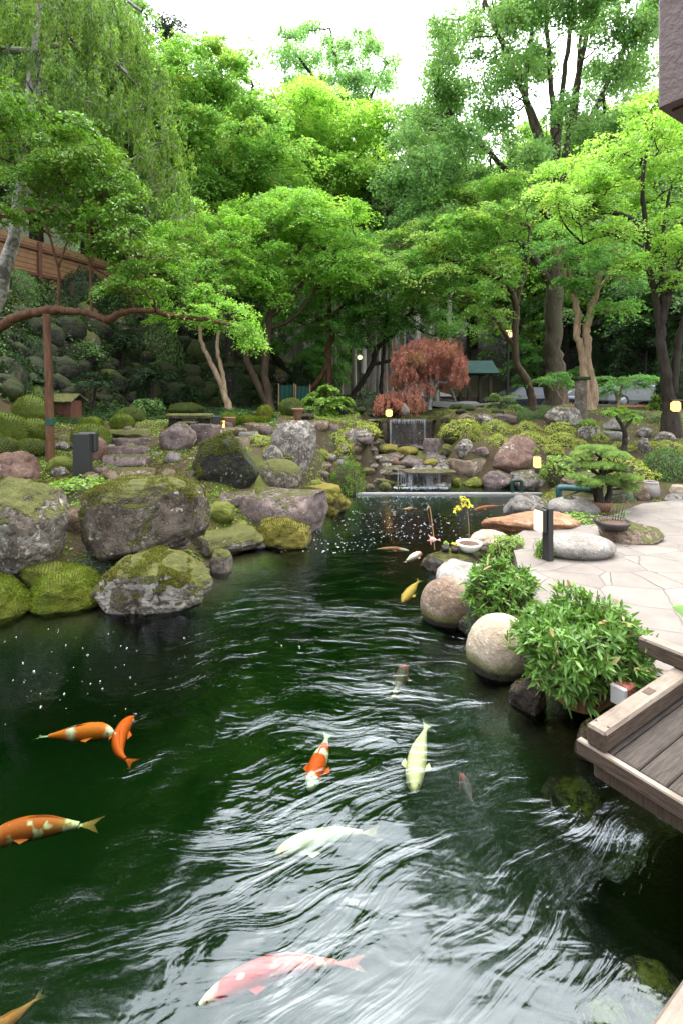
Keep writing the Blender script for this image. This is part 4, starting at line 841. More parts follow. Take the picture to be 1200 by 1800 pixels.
fv = np.array([(-5, 0, 1), (-9, 0, 10), (-6, 0, 7), (2, 0, 4), (5, 0, 0), (12, 0, 2), (13, 0, -3), (-6, 0, -2), (-11, 0, -2), (-4, 0, -10), (-2, 0, -4), (0, 0, -3)]) * s_
fq = [(0, 1, 2, 3), (4, 5, 6, 4), (7, 8, 0, 0), (9, 10, 7, 7)]
obj_np('fin', np.concatenate([fc + fv, fc + fv + (0, .006, 0)]), [np.array([(0, 1, 2), (0, 2, 3), (4, 6, 5), (0, 8, 7), (7, 9, 10), (12, 14, 13), (12, 15, 14), (16, 17, 18), (12, 19, 20), (19, 22, 21)])], M['gold'], parent=root, smooth=False)
# brass seedling with lemon leaves in the white dish is built with the plants
# stone post with a cap, stone lantern, bench
def stone_thing(name, parts, loc, label, cat):
    root = empty(name, loc, label, cat)
    for nm, bld, mt in parts: bld.build(nm, mt, root)
    return root
b = gpt(1020, 735); s_ = b[1] / F
m1 = MB(); m1.box(b + (0, 0, 33 * s_), (17 * s_, 15 * s_, 70 * s_), bev=.03); m2 = MB(); m2.box(b + (0, 0, 70 * s_), (26 * s_, 22 * s_, 6 * s_), bev=.04)
stone_thing('stone_post', [('shaft', m1, M['grey']), ('cap', m2, M['mounddark'])], b, 'square stone post with a mossy cap beside the twisted pale trunks', 'post')
b = at(405, 690, 17.0); b[2] = gh(b[0], b[1]); s_ = b[1] / F; z_ = hgt(405, 664, b)
m1 = MB(); m1.lathe(b, [(12 * s_, -.1), (12 * s_, z_ * .1), (6 * s_, z_ * .2), (5 * s_, z_ * .8), (10 * s_, z_), (9 * s_, z_ + 5 * s_)], 8)
m2 = MB(); m2.lathe(b + (0, 0, z_ + 5 * s_), [(6 * s_, 0), (6 * s_, 14 * s_)], 6); m3 = MB(); m3.lathe(b + (0, 0, z_ + 19 * s_), [(14 * s_, 0), (12 * s_, 3 * s_), (5 * s_, 9 * s_), (2 * s_, 11 * s_), (3 * s_, 14 * s_), (.2 * s_, 19 * s_)], 8)
stone_thing('stone_lantern', [('pedestal', m1, M['shademoss']), ('light_chamber', m2, M['shademoss']), ('roof', m3, M['shademoss'])], b, 'old dark stone lantern in the shade beyond the slender forked tree', 'lantern')
b = gpt(332, 750); s_ = b[1] / F
m1 = MB(); m1.box(b + (0, .1, 18 * s_), (76 * s_, .45, 8 * s_), bev=.05); m2 = MB(); m2.box(b + (-26 * s_, .1, 7 * s_), (16 * s_, .35, 18 * s_), bev=.03); m3 = MB(); m3.box(b + (24 * s_, .1, 7 * s_), (18 * s_, .35, 18 * s_), bev=.03)
stone_thing('stone_bench', [('slab', m1, M['mossy']), ('leg', m2, M['shademoss']), ('leg', m3, M['shademoss'])], b, 'low stone slab bench on two blocks left of the small box lamp', 'bench')
# little roofed wooden box
b = at(119, 720, 12.2); b[2] = gh(b[0], b[1]); s_ = b[1] / F; root = empty('well_house', b, 'small wooden box house with a grey pitched lid on the dark left slope', 'box house')
h_ = hgt(119, 704, b)
m = MB(); m.box(b + (0, 0, h_ / 2 - .1), (33 * s_, .5, h_ + .2), bev=.01); m.build('wall', M['wood_red'], root)
m = MB()
for sg in (-1, 1): m.box(b + (0, sg * .19, h_ + 5 * s_), (44 * s_, .46, .03), (1, 0, 0), (0, 1, -sg * .42), (0, sg * .42, 1), bev=.005)
m.build('roof', M['grey'], root)
# prop post under the long limb
b = gpt(89, 812); d9 = b[1]; top = at(82, 552, d9)
m = MB(); m.tube(catmull([b - (0, 0, .2), (b + top) / 2 + (0.01, 0, 0), top], 12), np.linspace(.075, .06, 12), 10, wob=.12, rng=np.random.default_rng(1)); root = empty('prop_post', b, 'brown wooden prop post under the long horizontal limb', 'post'); m.build('post', M['trunk_red'], root)
m = MB(); m.tube(catmull([b + (0, 0, .62), b + (.0, 0, .72)], 3), .082, 10); m.build('dark_binding', M['net_green'], root)
# slatted tan wall on top of the left slope
A, B = np.array([-11.6, 13.0]), np.array([-7.0, 25.0]); L_ = np.linalg.norm(B - A); dv = np.append((B - A) / L_, 0); nv = np.array([-dv[1], dv[0], 0]); zb, zt = 5.0, 7.0
root = empty('garden_wall', np.append((A + B) / 2, zb), 'tan slatted wooden wall along the top of the left slope', 'wall')
M['wall_wood'] = m_wood('wall_boards', (.17, .085, .038), (.29, .16, .08), (12, 12, 1), .25)
m = MB(); mid = np.append((A + B) / 2, 0)
n_ = 60
for k in range(15): m.box(mid + Z3 * (zb - .35 + k * .165), (L_, .05, .155), dv, nv, Z3, .006)
m.build('boards', M['wall_wood'], root)
for z_ in (zt, zb + .9): m = MB(); m.box(mid + Z3 * (z_ - .25 if z_ == zt else z_) - nv * .06, (L_, .06, .12), dv, nv, Z3, .008); m.build('rail', M['wood_red'], root)
for k in range(7): m = MB(); m.box(np.append(A + (B - A) * k / 6, 0) + Z3 * (zb + .7) - nv * .085, (.12, .1, 2.6), dv, nv, Z3, .008); m.build('post', M['wood_red'], root)
# green netting panels
for px0, px1, yt, l in [(490, 517, 677, 'green netting panel on poles, the wider one'), (520, 545, 679, 'green netting panel nearest the bright shrub')]:
    a_ = at(px0, 712, 17.2); c_ = at(px1, 712, 17.4); zz = gh(a_[0], 17.2); root = empty('netting_screen', (*a_[:2], zz), l + ' below the dark trees', 'screen'); h_ = EYE + (HZ - yt) / F * 17.2
    for q in (a_, c_): m = MB(); m.tube([(q[0], q[1], zz - .1), (q[0], q[1], h_ + .06)], .022, 6); m.build('pole', M['wood_tan'], root)
    U, T = np.meshgrid(np.linspace(0, 1, 14), np.linspace(0, 1, 6)); Vv = a_[None, None] + (c_ - a_)[None, None] * U[..., None]; Vv[..., 2] = zz + (h_ - zz) * T; Vv[..., 1] += .05 * np.sin(U * 22)
    i = np.arange(5)[:, None] * 14 + np.arange(13)[None]; obj_np('net', Vv.reshape(-1, 3), np.stack([i, i + 1, i + 15, i + 14], -1).reshape(-1, 4), M['net_green'], parent=root)
# open hut
d = 25.0; s_ = d / F; zg = gh(7.2, 25) ; root = empty('open_hut', (7.0, d, zg), 'small open sided hut with a green gabled roof beyond the red maple', 'hut')
xL, xR, zE, zR = (745 - 600) * s_, (864 - 600) * s_, EYE + (HZ - 658) * s_, EYE + (HZ - 635) * s_
def roofslab(y0, z0_, y1, z1_): m.box(((xL + xR) / 2, (y0 + y1) / 2, (z0_ + z1_) / 2), (xR - xL, math.hypot(y1 - y0, z1_ - z0_), .08), (1, 0, 0), (0, y1 - y0, z1_ - z0_), (0, -(z1_ - z0_), y1 - y0), .01)
m = MB(); roofslab(d - 1.3, zE, d, zR); roofslab(d + 1.3, zE, d, zR + .003); m.build('roof', M['roofgreen'], root)
for x_ in (xL + .5, (xL + xR) / 2 + .3, xR - .35):
    for y_ in (d - .9, d + .9):
        m = MB(); m.box((x_, y_, (zg + zE) / 2), (.14, .14, zE - zg + .2), bev=.01); m.build('post', M['wood_dark'], root)
m = MB(); m.add([(xR - .12, d - 1.15, zE + .02), (xR - .12, d + 1.15, zE + .02), (xR - .12, d, zR - .06), (xR - .05, d - 1.15, zE + .02), (xR - .05, d + 1.15, zE + .02), (xR - .05, d, zR - .06)], None, [(0, 1, 2), (3, 5, 4)]); m.build('gable', M['wood_dark'], root)
m = MB(); m.box(((xL + xR) / 2, d + .95, zg + .5), (xR - xL - .6, .05, 1.0), bev=.01); m.build('back_wall', M['wood_dark'], root)
# parked cars
def car(x, y, ang, L, H, mat, label, hood=.25):
    z = gh(x, y) + .08; root = empty('parked_car', (x, y, z), label, 'car'); root.rotation_euler = (0, 0, ang)
    W = 1.7; st = np.array([(-.5, .35), (-.495, .62), (-.46, .70), (-.33, .74), (-.2, 1.0), (.12, 1.0), (.30, .70), (.47, .60), (.5, .45), (.5, .2), (-.5, .2)]) * np.array([L, H])
    def shell(pr, w0, w1, zs):
        v = []
        for sg in (-1, 1):
            for (a, b_), t_ in zip(pr, zs): v.append((a, sg * W / 2 * (w0 + (w1 - w0) * t_), b_))
        k = len(pr); q = [(i, (i + 1) % k, k + (i + 1) % k, k + i) for i in range(k)]; return v, q
    v, q = shell(st, 1, .78, np.clip((st[:, 1] / H - .65) / .35, 0, 1)); k = len(st)
    bm = bmesh.new(); bv = [bm.verts.new(p) for p in v]
    for f in q: bm.faces.new([bv[i] for i in f])
    bm.faces.new(bv[:k][::-1]); bm.faces.new(bv[k:]); bmesh.ops.recalc_face_normals(bm, faces=bm.faces)
    bmesh.ops.bevel(bm, geom=bm.edges[:], offset=.05, segments=2, affect='EDGES'); me = bpy.data.meshes.new('body'); bm.to_mesh(me); bm.free(); me.materials.append(mat); link('body', me, (0, 0, 0), root)
    for sg in (-1, 1):
        g = [(-.30, .74), (-.19, .95), (.10, .95), (.25, .73)]; vv = []
        for yy in (.0, .02): vv += [(a * L, sg * (W / 2 * (1 - .22 * np.clip((b_ - .65) / .35, 0, 1)) + .012 - yy), b_ * H) for a, b_ in g]
        link('side_window', mesh_np('side_window', np.array(vv), np.array([(0, 1, 2, 3), (7, 6, 5, 4)]), M['car_glass'], False), (0, 0, 0), root)
    for nm, a, b_ in (('windscreen', (.135, .985), (.285, .735)), ('rear_window', (-.215, .975), (-.318, .765))):
        vv = [(a[0] * L + .02 * (1 if nm[0] == 'w' else -1), sg * W / 2 * .76, a[1] * H) for sg in (-1, 1)] + [(b_[0] * L + .02 * (1 if nm[0] == 'w' else -1), sg * W / 2 * .9, b_[1] * H) for sg in (1, -1)]
        link(nm, mesh_np(nm, np.array(vv), np.array([(0, 1, 2, 3)]), M['car_glass'], False), (0, 0, 0), root)
    for a in (-.32, .32):
        for sg in (-1, 1):
            m = MB(); m.lathe((0, 0, 0), [(.001, -.1), (.26, -.1), (.31, -.06), (.31, .06), (.26, .1), (.001, .1)], 18); vv = np.concatenate(m.v); vv = np.stack([vv[:, 0] + a * L, vv[:, 2] + sg * W * .46, vv[:, 1] + .31], 1)
            wl = link('wheel', mesh_np('wheel', vv, np.concatenate(m.q), M['rubber']), (0, 0, 0), root)
            m = MB(); m.lathe((0, 0, 0), [(.001, -.108), (.17, -.108), (.18, -.10), (.18, .10), (.17, .108), (.001, .108)], 14); vv = np.concatenate(m.v); vv = np.stack([vv[:, 0] + a * L, vv[:, 2] + sg * W * .46, vv[:, 1] + .31], 1)
            link('rim', mesh_np('rim', vv, np.concatenate(m.q), M['car_silver']), (0, 0, 0), wl)
    return root
car(9.4, 25.6, R_(8), 4.3, 1.55, M['car_dark'], 'dark parked car behind the thick trunk and street lamp')
car(12.4, 27.0, R_(180), 4.4, 1.35, M['car_silver'], 'silver car of which only the bonnet shows between trunk and stone post')
car(14.6, 25.2, R_(185), 4.3, 1.45, M['car_silver'], 'silver car partly hidden by leaves left of the right maple')
# low bamboo fence
def low_fence(px0, px1, d, y0, y1, label):
    a_, c_ = at(px0, y1, d), at(px1, y1, d); zz = a_[2] - .05; h_ = (y1 - y0) / F * d + .05; root = empty('low_bamboo_fence', (*((a_ + c_) / 2)[:2], zz), label, 'fence')
    m = MB(); n = int((c_[0] - a_[0]) / .075)
    for k in range(n): x = a_[0] + (c_[0] - a_[0]) * (k + .5) / n; m.tube([(x, d, zz), (x, d, zz + h_ * (1 + .04 * math.sin(k * 2.3)))], .026, 6)
    m.build('canes', M['wood_tan'], root)
    for q in (.3, .8): m = MB(); m.tube([(a_[0], d - .035, zz + h_ * q), (c_[0], d - .035, zz + h_ * q)], .02, 6); m.build('rail', M['wood_tan'], root)
low_fence(985, 1013, 18, 708, 728, 'short piece of low bamboo fence between the thick trunk and the stone post')
low_fence(1082, 1162, 17, 710, 730, 'low bamboo fence beside the right maple')
# small grey bird shaped stone on the capstone
b = at(712, 729, 14.6); s_ = b[1] / F; v, f = ICO[4]; vv = v.copy(); vv[:, 0] *= 1 - .55 * np.clip(vv[:, 2], -.3, 1); vv[:, 1] *= 1 - .5 * np.clip(vv[:, 2], -.3, 1); vv[:, 0] += .25 * np.clip(vv[:, 2], 0, 1) * -1
o = obj_np('stone_bird', b + vv * np.array([7, 6, 11]) * s_ + (0, 0, 9 * s_), f, M['greyclean'], b); tag(o, 'small grey bird shaped stone sitting on the capstone of the upper waterfall', 'ornament')

# ------------------------------------------------------------------ foliage machinery
def quads(C, N, U, L, W):
    """one folded rhombic leaf per row"""
    N = N / (np.linalg.norm(N, axis=1)[:, None] + 1e-9); U = U - (U * N).sum(1)[:, None] * N; U /= np.linalg.norm(U, axis=1)[:, None] + 1e-9
    Vv = np.cross(N, U); L = np.broadcast_to(L, (len(C),))[:, None]; W = np.broadcast_to(W, (len(C),))[:, None]
    v = np.stack([C - U * L * .5, C + Vv * W * .5 + N * W * .12 - U * L * .06, C + U * L * .5 - N * L * .1, C - Vv * W * .5 + N * W * .12 - U * L * .06], 1).reshape(-1, 3)
    return v, np.arange(len(C) * 4).reshape(-1, 4)
def rnd_dir(rg, n): d = rg.normal(size=(n, 3)); return d / np.linalg.norm(d, axis=1)[:, None]
def crown(pads, rg, size=.075, dens=7, spr=.36, nl=55, mode='layer', ratio=.62, droop=.3, jit=.42):
    """pads (n,6): centre and radii. Returns leaf verts, faces and the spray centres"""
    nl = int(nl * (2.1 if mode != 'weep' else 1.5)); pads = np.asarray(pads, float); Cs, Rs = [], []
    for p in pads:
        c, r = p[:3], p[3:]; n = max(4, int(dens * (r[0] * r[1] + r[0] * r[2] + r[1] * r[2]) / spr * .36))
        d = rnd_dir(rg, n)
        if mode in ('layer', 'cloud'): d[:, 2] = np.where(rg.random(n) < .72, abs(d[:, 2]), d[:, 2])
        u = rg.random(n) ** .42; Cs.append(c + d * u[:, None] * r); Rs.append(d * np.array([1, 1, 1.0]))
    Cs = np.concatenate(Cs); Dn = np.concatenate(Rs); m = len(Cs)
    if mode == 'weep':
        L = rg.uniform(.45, 1.0, m) * spr * 4; k = np.repeat(np.arange(m), nl); t = rg.random(m * nl)
        P = Cs[k] + np.stack([Dn[k, 0] * (1 - (1 - t) ** 2) * .25, Dn[k, 1] * (1 - (1 - t) ** 2) * .25, .08 - t * L[k]], 1) * np.array([spr * 3, spr * 3, 1]) + rg.normal(size=(m * nl, 3)) * .03
        U = np.stack([rg.normal(size=m * nl) * .45, rg.normal(size=m * nl) * .45, -np.ones(m * nl)], 1); N = rnd_dir(rg, m * nl) * np.array([1, 1, .5]) + np.array([0, -.2, .3])
        s_ = size * rg.uniform(.7, 1.3, m * nl); v, f = quads(P, N, U, s_, s_ * ratio); return v, f, Cs, L
    n0 = Dn * np.array([.55, .55, .3]) + np.array([0, 0, .95]) + rg.normal(size=(m, 3)) * .22
    if mode == 'cloud': n0 = Dn + rg.normal(size=(m, 3)) * .4
    n0 /= np.linalg.norm(n0, axis=1)[:, None]
    e1 = np.cross(n0, rnd_dir(rg, m)); e1 /= np.linalg.norm(e1, axis=1)[:, None]; e2 = np.cross(n0, e1)
    k = np.repeat(np.arange(m), nl); sr = spr * rg.uniform(.6, 1.35, m); r = np.sqrt(rg.random(m * nl)) * sr[k]; a = rg.random(m * nl) * 2 * np.pi
    lob = 1 + .35 * np.sin(3 * a + k * 1.7)
    r = r * lob
    rad = e1[k] * np.cos(a)[:, None] + e2[k] * np.sin(a)[:, None]
    P = Cs[k] + rad * r[:, None]; P[:, 2] -= droop * r * r / spr
    P += n0[k] * (rg.normal(size=m * nl) * spr * (.10 if mode == 'layer' else .3))[:, None]
    U = rad + rg.normal(size=(m * nl, 3)) * .45; N = n0[k] + rg.normal(size=(m * nl, 3)) * (jit if mode == 'layer' else .75)
    s_ = size * .92 * rg.uniform(.6, 1.35, m * nl); v, f = quads(P, N, U, s_, s_ * ratio)
    return v, f, Cs, sr
class TM:
    """collects tubes for bark"""
    def __init__(s, rg): s.v, s.q, s.n, s.rg = [], [], 0, rg
    def add(s, pts, r, sides=7, wob=.15):
        v, q = tube_np(pts, r, sides, wob, s.rg); s.v.append(v); s.q.append(q + s.n); s.n += len(v)
    def out(s): return np.concatenate(s.v), np.concatenate(s.q)
RSEED = [1000]
def tree(name, label, cat, d, trunks, pads, mat, bark, group=None, dup=2, depth=1.2, leaf=None, brad=.03, twigs=5, ground=True, bdirs=True):
    """trunks: list of [(px,py,radius_px[,dd])...]; pads: list of (px,py,rx,ry[,dd]) in photo pixels at distance d"""
    RSEED[0] += 7; rg = np.random.default_rng(RSEED[0]); leaf = dict(leaf or {})
    tm = TM(rg); samp, srad = [], []; base = None
    for ti, tr in enumerate(trunks):
        pts = np.array([at(q[0], q[1], d + (q[3] if len(q) > 3 else 0)) for q in tr]); rr = np.array([q[2] / F * d for q in tr])
        n = max(10, 5 * len(tr)); P = catmull(pts, n); P[1:-1] += rg.normal(size=(n - 2, 3)) * rr.mean() * .14; Rr = np.interp(np.linspace(0, 1, n), np.linspace(0, 1, len(tr)), rr)
        if ti == 0:
            base = P[0].copy()
            if ground:
                g = gh(base[0], base[1])
                if g < base[2] - .02: P = np.vstack([[base[0], base[1], g - .1], P]); Rr = np.concatenate([[Rr[0] * 1.15], Rr])
                base[2] = g
            Rr[:2] *= (1.35, 1.15)
        tm.add(P, Rr, 10 if rr[0] > .07 else 7); samp.append(P); srad.append(Rr)
    SP = np.concatenate(samp); SR = np.concatenate(srad); tv, tq = tm.out()
    root = empty(name, base, label, cat, group)
    obj_np('trunk', tv, tq, M[bark], parent=root)
    W = []
    for p in pads:
        for k in range(dup + 1):
            dd = (p[4] if len(p) > 4 else 0) + (rg.uniform(-1, 1) * depth if k or len(p) < 5 else 0)
            sc = 1 if k == 0 else rg.uniform(.65, 1.0); jx, jy = (0, 0) if k == 0 else rg.normal(size=2) * np.array([p[2] * .45, p[3] * .5])
            c = at(p[0] + jx, p[1] + jy, d + dd); lay = leaf.get('mode', 'layer') == 'layer'; rx = p[2] / F * d * sc * (1.1 if lay else 1); rz = p[3] / F * d * sc * (1.3 if lay else 1); W.append((*c, rx, max(.6 * rx, rz), rz))
    W = np.array(W)
    bm_ = TM(rg)
    for p in W:
        c = p[:3]; dz = c[2] - SP[:, 2]; cost = np.linalg.norm(SP - c, axis=1) + np.where(dz < -.1, 1.5 - dz, 0) + .25 * np.maximum(dz, 0)
        j = int(np.argmin(cost)); a = SP[j]; L = np.linalg.norm(c - a)
        r0 = min(SR[j] * .6, brad * (.5 + L * .35))
        mid = a * .5 + c * .5 + np.array([0, 0, -.06 * L]) + rg.normal(size=3) * L * .08
        path = catmull([a, mid, c], 9); path[1:-1] += rg.normal(size=(7, 3)) * L * .02
        bm_.add(path, np.linspace(r0, max(.005, r0 * .25), 9), 6)
        for _ in range(twigs):
            s0 = path[rg.integers(4, 9)]; e = c + rnd_dir(rg, 1)[0] * p[3:] * .85; m_ = (s0 + e) / 2 + rg.normal(size=3) * .05 * L
            bm_.add(catmull([s0, m_, e], 5), np.linspace(max(.006, r0 * .3), .003, 5), 4, 0)
    bv, bq = bm_.out(); obj_np('branches', bv, bq, M[bark], parent=root)
    v, f, cs, _ = crown(W, rg, **leaf)
    if leaf.get('mode') == 'weep':                                     # hanging twigs
        h = TM(rg); pick = rg.choice(len(cs), min(len(cs), 220), replace=False)
        for j in pick: h.add(np.array([cs[j] + (0, 0, .08), cs[j] - (0, 0, _[j] * .5), cs[j] - (0, 0, _[j] * .9)]), (.006, .004, .003), 4, 0)
        hv, hq = h.out(); obj_np('hanging_twigs', hv, hq, M[bark], parent=root)['kind'] = 'stuff'
    obj_np('crown', v, f, M[mat], parent=root, smooth=False)
    return root
LAY = dict(size=.085, dens=7, spr=.36, nl=60)
def big(**k): return {**LAY, **k}

# ------------------------------------------------------------------ the garden's trees
tree('weeping_cherry', 'weeping tree with pale mottled trunk and hanging sprays at the upper left', 'tree', 10.5,
     [[(-40, 640, 14), (-4, 520, 13), (22, 430, 11), (38, 330, 10), (52, 200, 9), (60, 90, 7), (75, -60, 5)], [(48, 260, 7), (75, 150, 6), (85, 60, 4), (120, -60, 3)], [(60, 90, 6), (-60, 92, 5)], [(55, 100, 5), (110, 80, 4), (200, 110, 3), (240, 150, 2)], [(70, 0, 5), (160, -40, 4), (250, 20, 3)]],
     [(60, 30, 90, 60), (150, 60, 80, 60), (230, 110, 60, 50), (265, 190, 50, 50), (120, 150, 90, 50), (40, 140, 80, 60), (200, 200, 70, 50), (290, 250, 40, 40), (250, 300, 60, 40), (160, 260, 80, 40), (60, 230, 80, 50), (290, 330, 35, 35), (100, 0, 90, 60), (200, 30, 60, 50), (-60, 60, 80, 60), (-60, 200, 80, 60), (-10, -110, 90, 60), (280, 150, 30, 40)],
     'lf_weep', 'trunk_pale', dup=2, depth=1.3, leaf=dict(size=.085, dens=8.5, spr=.18, nl=36, mode='weep', ratio=.36), twigs=3)
tree('glossy_tree', 'crooked tree whose long propped limb runs level over the dark slope, with glossy leaves', 'tree', 9.0,
     [[(-130, 790, 16), (-95, 660, 15), (-30, 592, 12), (0, 574, 10), (40, 555, 9), (85, 545, 9.5), (120, 547, 7.5), (165, 552, 6.5), (190, 562, 8), (215, 549, 6), (250, 546, 5.5), (300, 553, 5.5), (345, 560, 4.5, .1), (400, 570, 4, .2), (445, 590, 2, .3)],
      [(-30, 590, 9), (-40, 400, 7), (-20, 200, 5)], [(103, 546, 3.2), (104, 480, 2.6), (90, 425, 2.2), (70, 350, 1.8), (50, 260, 1.2)], [(104, 470, 2), (120, 420, 1.6), (150, 340, 1.2)], [(162, 553, 3), (160, 480, 2.4), (155, 420, 2), (175, 340, 1.2)], [(235, 546, 2.4), (232, 500, 2), (250, 450, 1.3)], [(-30, 380, 7), (60, 372, 6), (95, 366, 5), (135, 372, 3), (200, 330, 2)]],
     [(40, 330, 60, 40, .0), (110, 300, 60, 40), (180, 290, 50, 40), (60, 260, 60, 40), (10, 380, 40, 22), (110, 385, 50, 28), (180, 375, 50, 30), (220, 340, 45, 35), (225, 410, 45, 26), (250, 445, 40, 22), (270, 480, 30, 16), (215, 450, 45, 20), (300, 450, 40, 22), (240, 500, 45, 16), (310, 490, 30, 14), (190, 430, 45, 20), (150, 240, 60, 30), (230, 490, 45, 22), (20, 200, 60, 40)],
     'lf_gloss', 'trunk_red', dup=2, depth=1.1, leaf=big(size=.07, dens=9, spr=.24, nl=48, ratio=.55, jit=.55), twigs=4)
tree('glossy_shrub_tree', 'bright leafy sprays at the tip of the long propped limb', 'tree', 9.4,
     [[(318, 553, 2.0, -.35), (335, 540, 1.6, -.2), (360, 535, 1.3), (395, 545, 1.0)], [(330, 543, 1.4, -.25), (312, 525, 1.1), (300, 505, .8)]],
     [(310, 515, 40, 18), (355, 510, 40, 20), (330, 545, 40, 18), (395, 540, 40, 18), (430, 575, 26, 16), (395, 578, 40, 14), (445, 600, 14, 10), (300, 560, 35, 14), (360, 560, 30, 14), (285, 480, 35, 20)],
     'lf_bright', 'trunk_dark', dup=2, depth=.5, leaf=big(size=.055, dens=8, spr=.2, nl=42, ratio=.55), twigs=4, ground=False)
tree('maple_tree', 'slender forked maple with light green sprays left of the centre', 'tree', 15.5,
     [[(404, 726, 7.5), (395, 695, 6.5), (386, 668, 5.5), (368, 630, 4.5), (355, 600, 4), (350, 540, 3), (345, 470, 2)], [(396, 690, 5), (390, 650, 4), (382, 610, 3.5), (390, 540, 2.5), (385, 450, 2)]],
     [(345, 395, 45, 18), (400, 385, 40, 18), (300, 415, 40, 18), (365, 430, 55, 18), (310, 450, 45, 18), (415, 420, 40, 16), (420, 455, 45, 16), (350, 475, 50, 16), (290, 480, 40, 16), (400, 490, 40, 14), (440, 480, 30, 14), (330, 360, 30, 14), (270, 440, 35, 18)],
     'lf_bright', 'trunk_tan', dup=2, depth=1.2, leaf=big(size=.085, dens=8, spr=.36))
tree('maple_tree', 'big bright maple of two reddish trunks beside the green netting', 'tree', 17.0,
     [[(474, 716, 9), (466, 660, 7.5), (468, 610, 7), (474, 560, 7), (476, 510, 6.5), (470, 460, 5.5), (468, 400, 5)], [(470, 712, 8), (448, 665, 7), (433, 630, 6.5), (440, 612, 5.5), (470, 580, 4.5), (510, 562, 4), (548, 520, 3), (565, 480, 2)], [(476, 520, 7), (500, 470, 6), (530, 430, 5), (548, 390, 3)], [(476, 555, 6), (505, 530, 5), (540, 490, 4), (590, 440, 2.5)], [(470, 470, 5), (440, 430, 4), (420, 390, 3)]],
     [(480, 362, 60, 22), (540, 368, 55, 24), (590, 395, 45, 25), (430, 395, 45, 20), (500, 400, 70, 24), (560, 425, 55, 22), (450, 430, 60, 22), (520, 450, 60, 20), (590, 460, 40, 20), (480, 475, 60, 18), (440, 500, 45, 16), (540, 490, 50, 16), (600, 500, 35, 16), (495, 520, 45, 14), (520, 345, 40, 16), (410, 365, 35, 16)],
     'lf_bright', 'trunk_brown', dup=2, depth=1.6, leaf=big(size=.095, dens=7.5, spr=.42))
tree('maple_tree', 'dark stemmed maple rising high behind the bright maples at the left', 'tree', 20,
     [[(405, 705, 11), (404, 560, 9), (404, 470, 8), (402, 380, 7), (402, 300, 5), (425, 220, 4), (445, 150, 2)], [(404, 480, 7), (385, 380, 5.5), (345, 290, 5), (325, 250, 4), (300, 180, 2)], [(403, 390, 5), (385, 290, 4), (365, 190, 2.5)], [(404, 440, 6), (430, 330, 5), (470, 250, 3), (490, 190, 2)]],
     [(300, 110, 60, 34), (360, 100, 60, 32), (425, 130, 60, 34), (330, 160, 70, 30), (400, 180, 70, 30), (460, 200, 50, 30), (290, 200, 60, 30), (350, 230, 70, 26), (430, 250, 60, 26), (300, 270, 60, 26), (380, 300, 60, 24), (460, 290, 60, 26), (260, 150, 50, 36), (330, 330, 50, 22), (450, 330, 60, 22), (400, 350, 60, 20), (270, 320, 50, 24), (500, 340, 50, 22)],
     'lf_maple', 'trunk_dark', dup=2, depth=2.2, leaf=big(size=.12, dens=6.5, spr=.5))
tree('maple_tree', 'tall yellow green maple filling the centre below the sky gap', 'tree', 25,
     [[(560, 712, 10), (562, 560, 8), (558, 400, 7), (550, 300, 5), (530, 220, 3)], [(560, 400, 6), (600, 320, 4), (640, 260, 2)], [(558, 330, 5), (500, 280, 3), (470, 240, 2)]],
     [(480, 190, 60, 26), (540, 180, 60, 26), (600, 215, 55, 28), (500, 230, 70, 28), (570, 255, 70, 28), (640, 250, 45, 28), (460, 260, 50, 26), (530, 295, 70, 26), (610, 305, 60, 26), (480, 320, 60, 24), (560, 345, 60, 24), (640, 340, 50, 24), (650, 390, 50, 22), (600, 390, 50, 22), (530, 160, 40, 18), (430, 215, 40, 20)],
     'lf_yellow', 'trunk_dark', dup=2, depth=2.6, leaf=big(size=.14, dens=6.5, spr=.6))
tree('maple_tree', 'mid green maple with a single bent reddish trunk in the centre', 'tree', 20,
     [[(578, 700, 7), (578, 640, 6), (576, 615, 6), (584, 590, 5), (580, 555, 5), (578, 510, 4), (590, 450, 3)], [(577, 640, 5), (560, 668, 4.5), (540, 690, 4)], [(580, 560, 4), (600, 540, 3), (625, 515, 2)]],
     [(600, 425, 60, 18), (650, 445, 50, 18), (555, 470, 50, 18), (615, 475, 70, 18), (660, 500, 50, 16), (590, 515, 65, 16), (640, 545, 55, 15), (555, 540, 45, 15), (610, 565, 60, 14), (560, 580, 40, 12), (650, 580, 40, 12), (520, 560, 40, 14), (680, 470, 40, 16)],
     'lf_mid', 'trunk_red', dup=2, depth=1.8, leaf=big(size=.10, dens=7, spr=.46))
tree('maple_tree', 'leaning dark maple reaching over the red maple', 'tree', 21,
     [[(610, 715, 6), (630, 680, 5.5), (652, 645, 5), (664, 610, 5), (690, 590, 4), (712, 560, 3.5), (735, 530, 3), (745, 500, 2)], [(655, 640, 4), (700, 632, 3), (740, 622, 2)], [(668, 700, 4), (672, 640, 3.5), (680, 560, 3), (700, 480, 2)]],
     [(690, 440, 50, 18), (730, 470, 55, 18), (690, 500, 55, 16), (750, 510, 45, 16), (720, 545, 55, 14), (670, 545, 40, 14), (760, 555, 40, 14), (700, 575, 40, 12), (640, 600, 35, 12), (765, 430, 40, 18), (790, 580, 35, 12)],
     'lf_mid', 'trunk_dark', dup=2, depth=1.8, leaf=big(size=.10, dens=7, spr=.46))
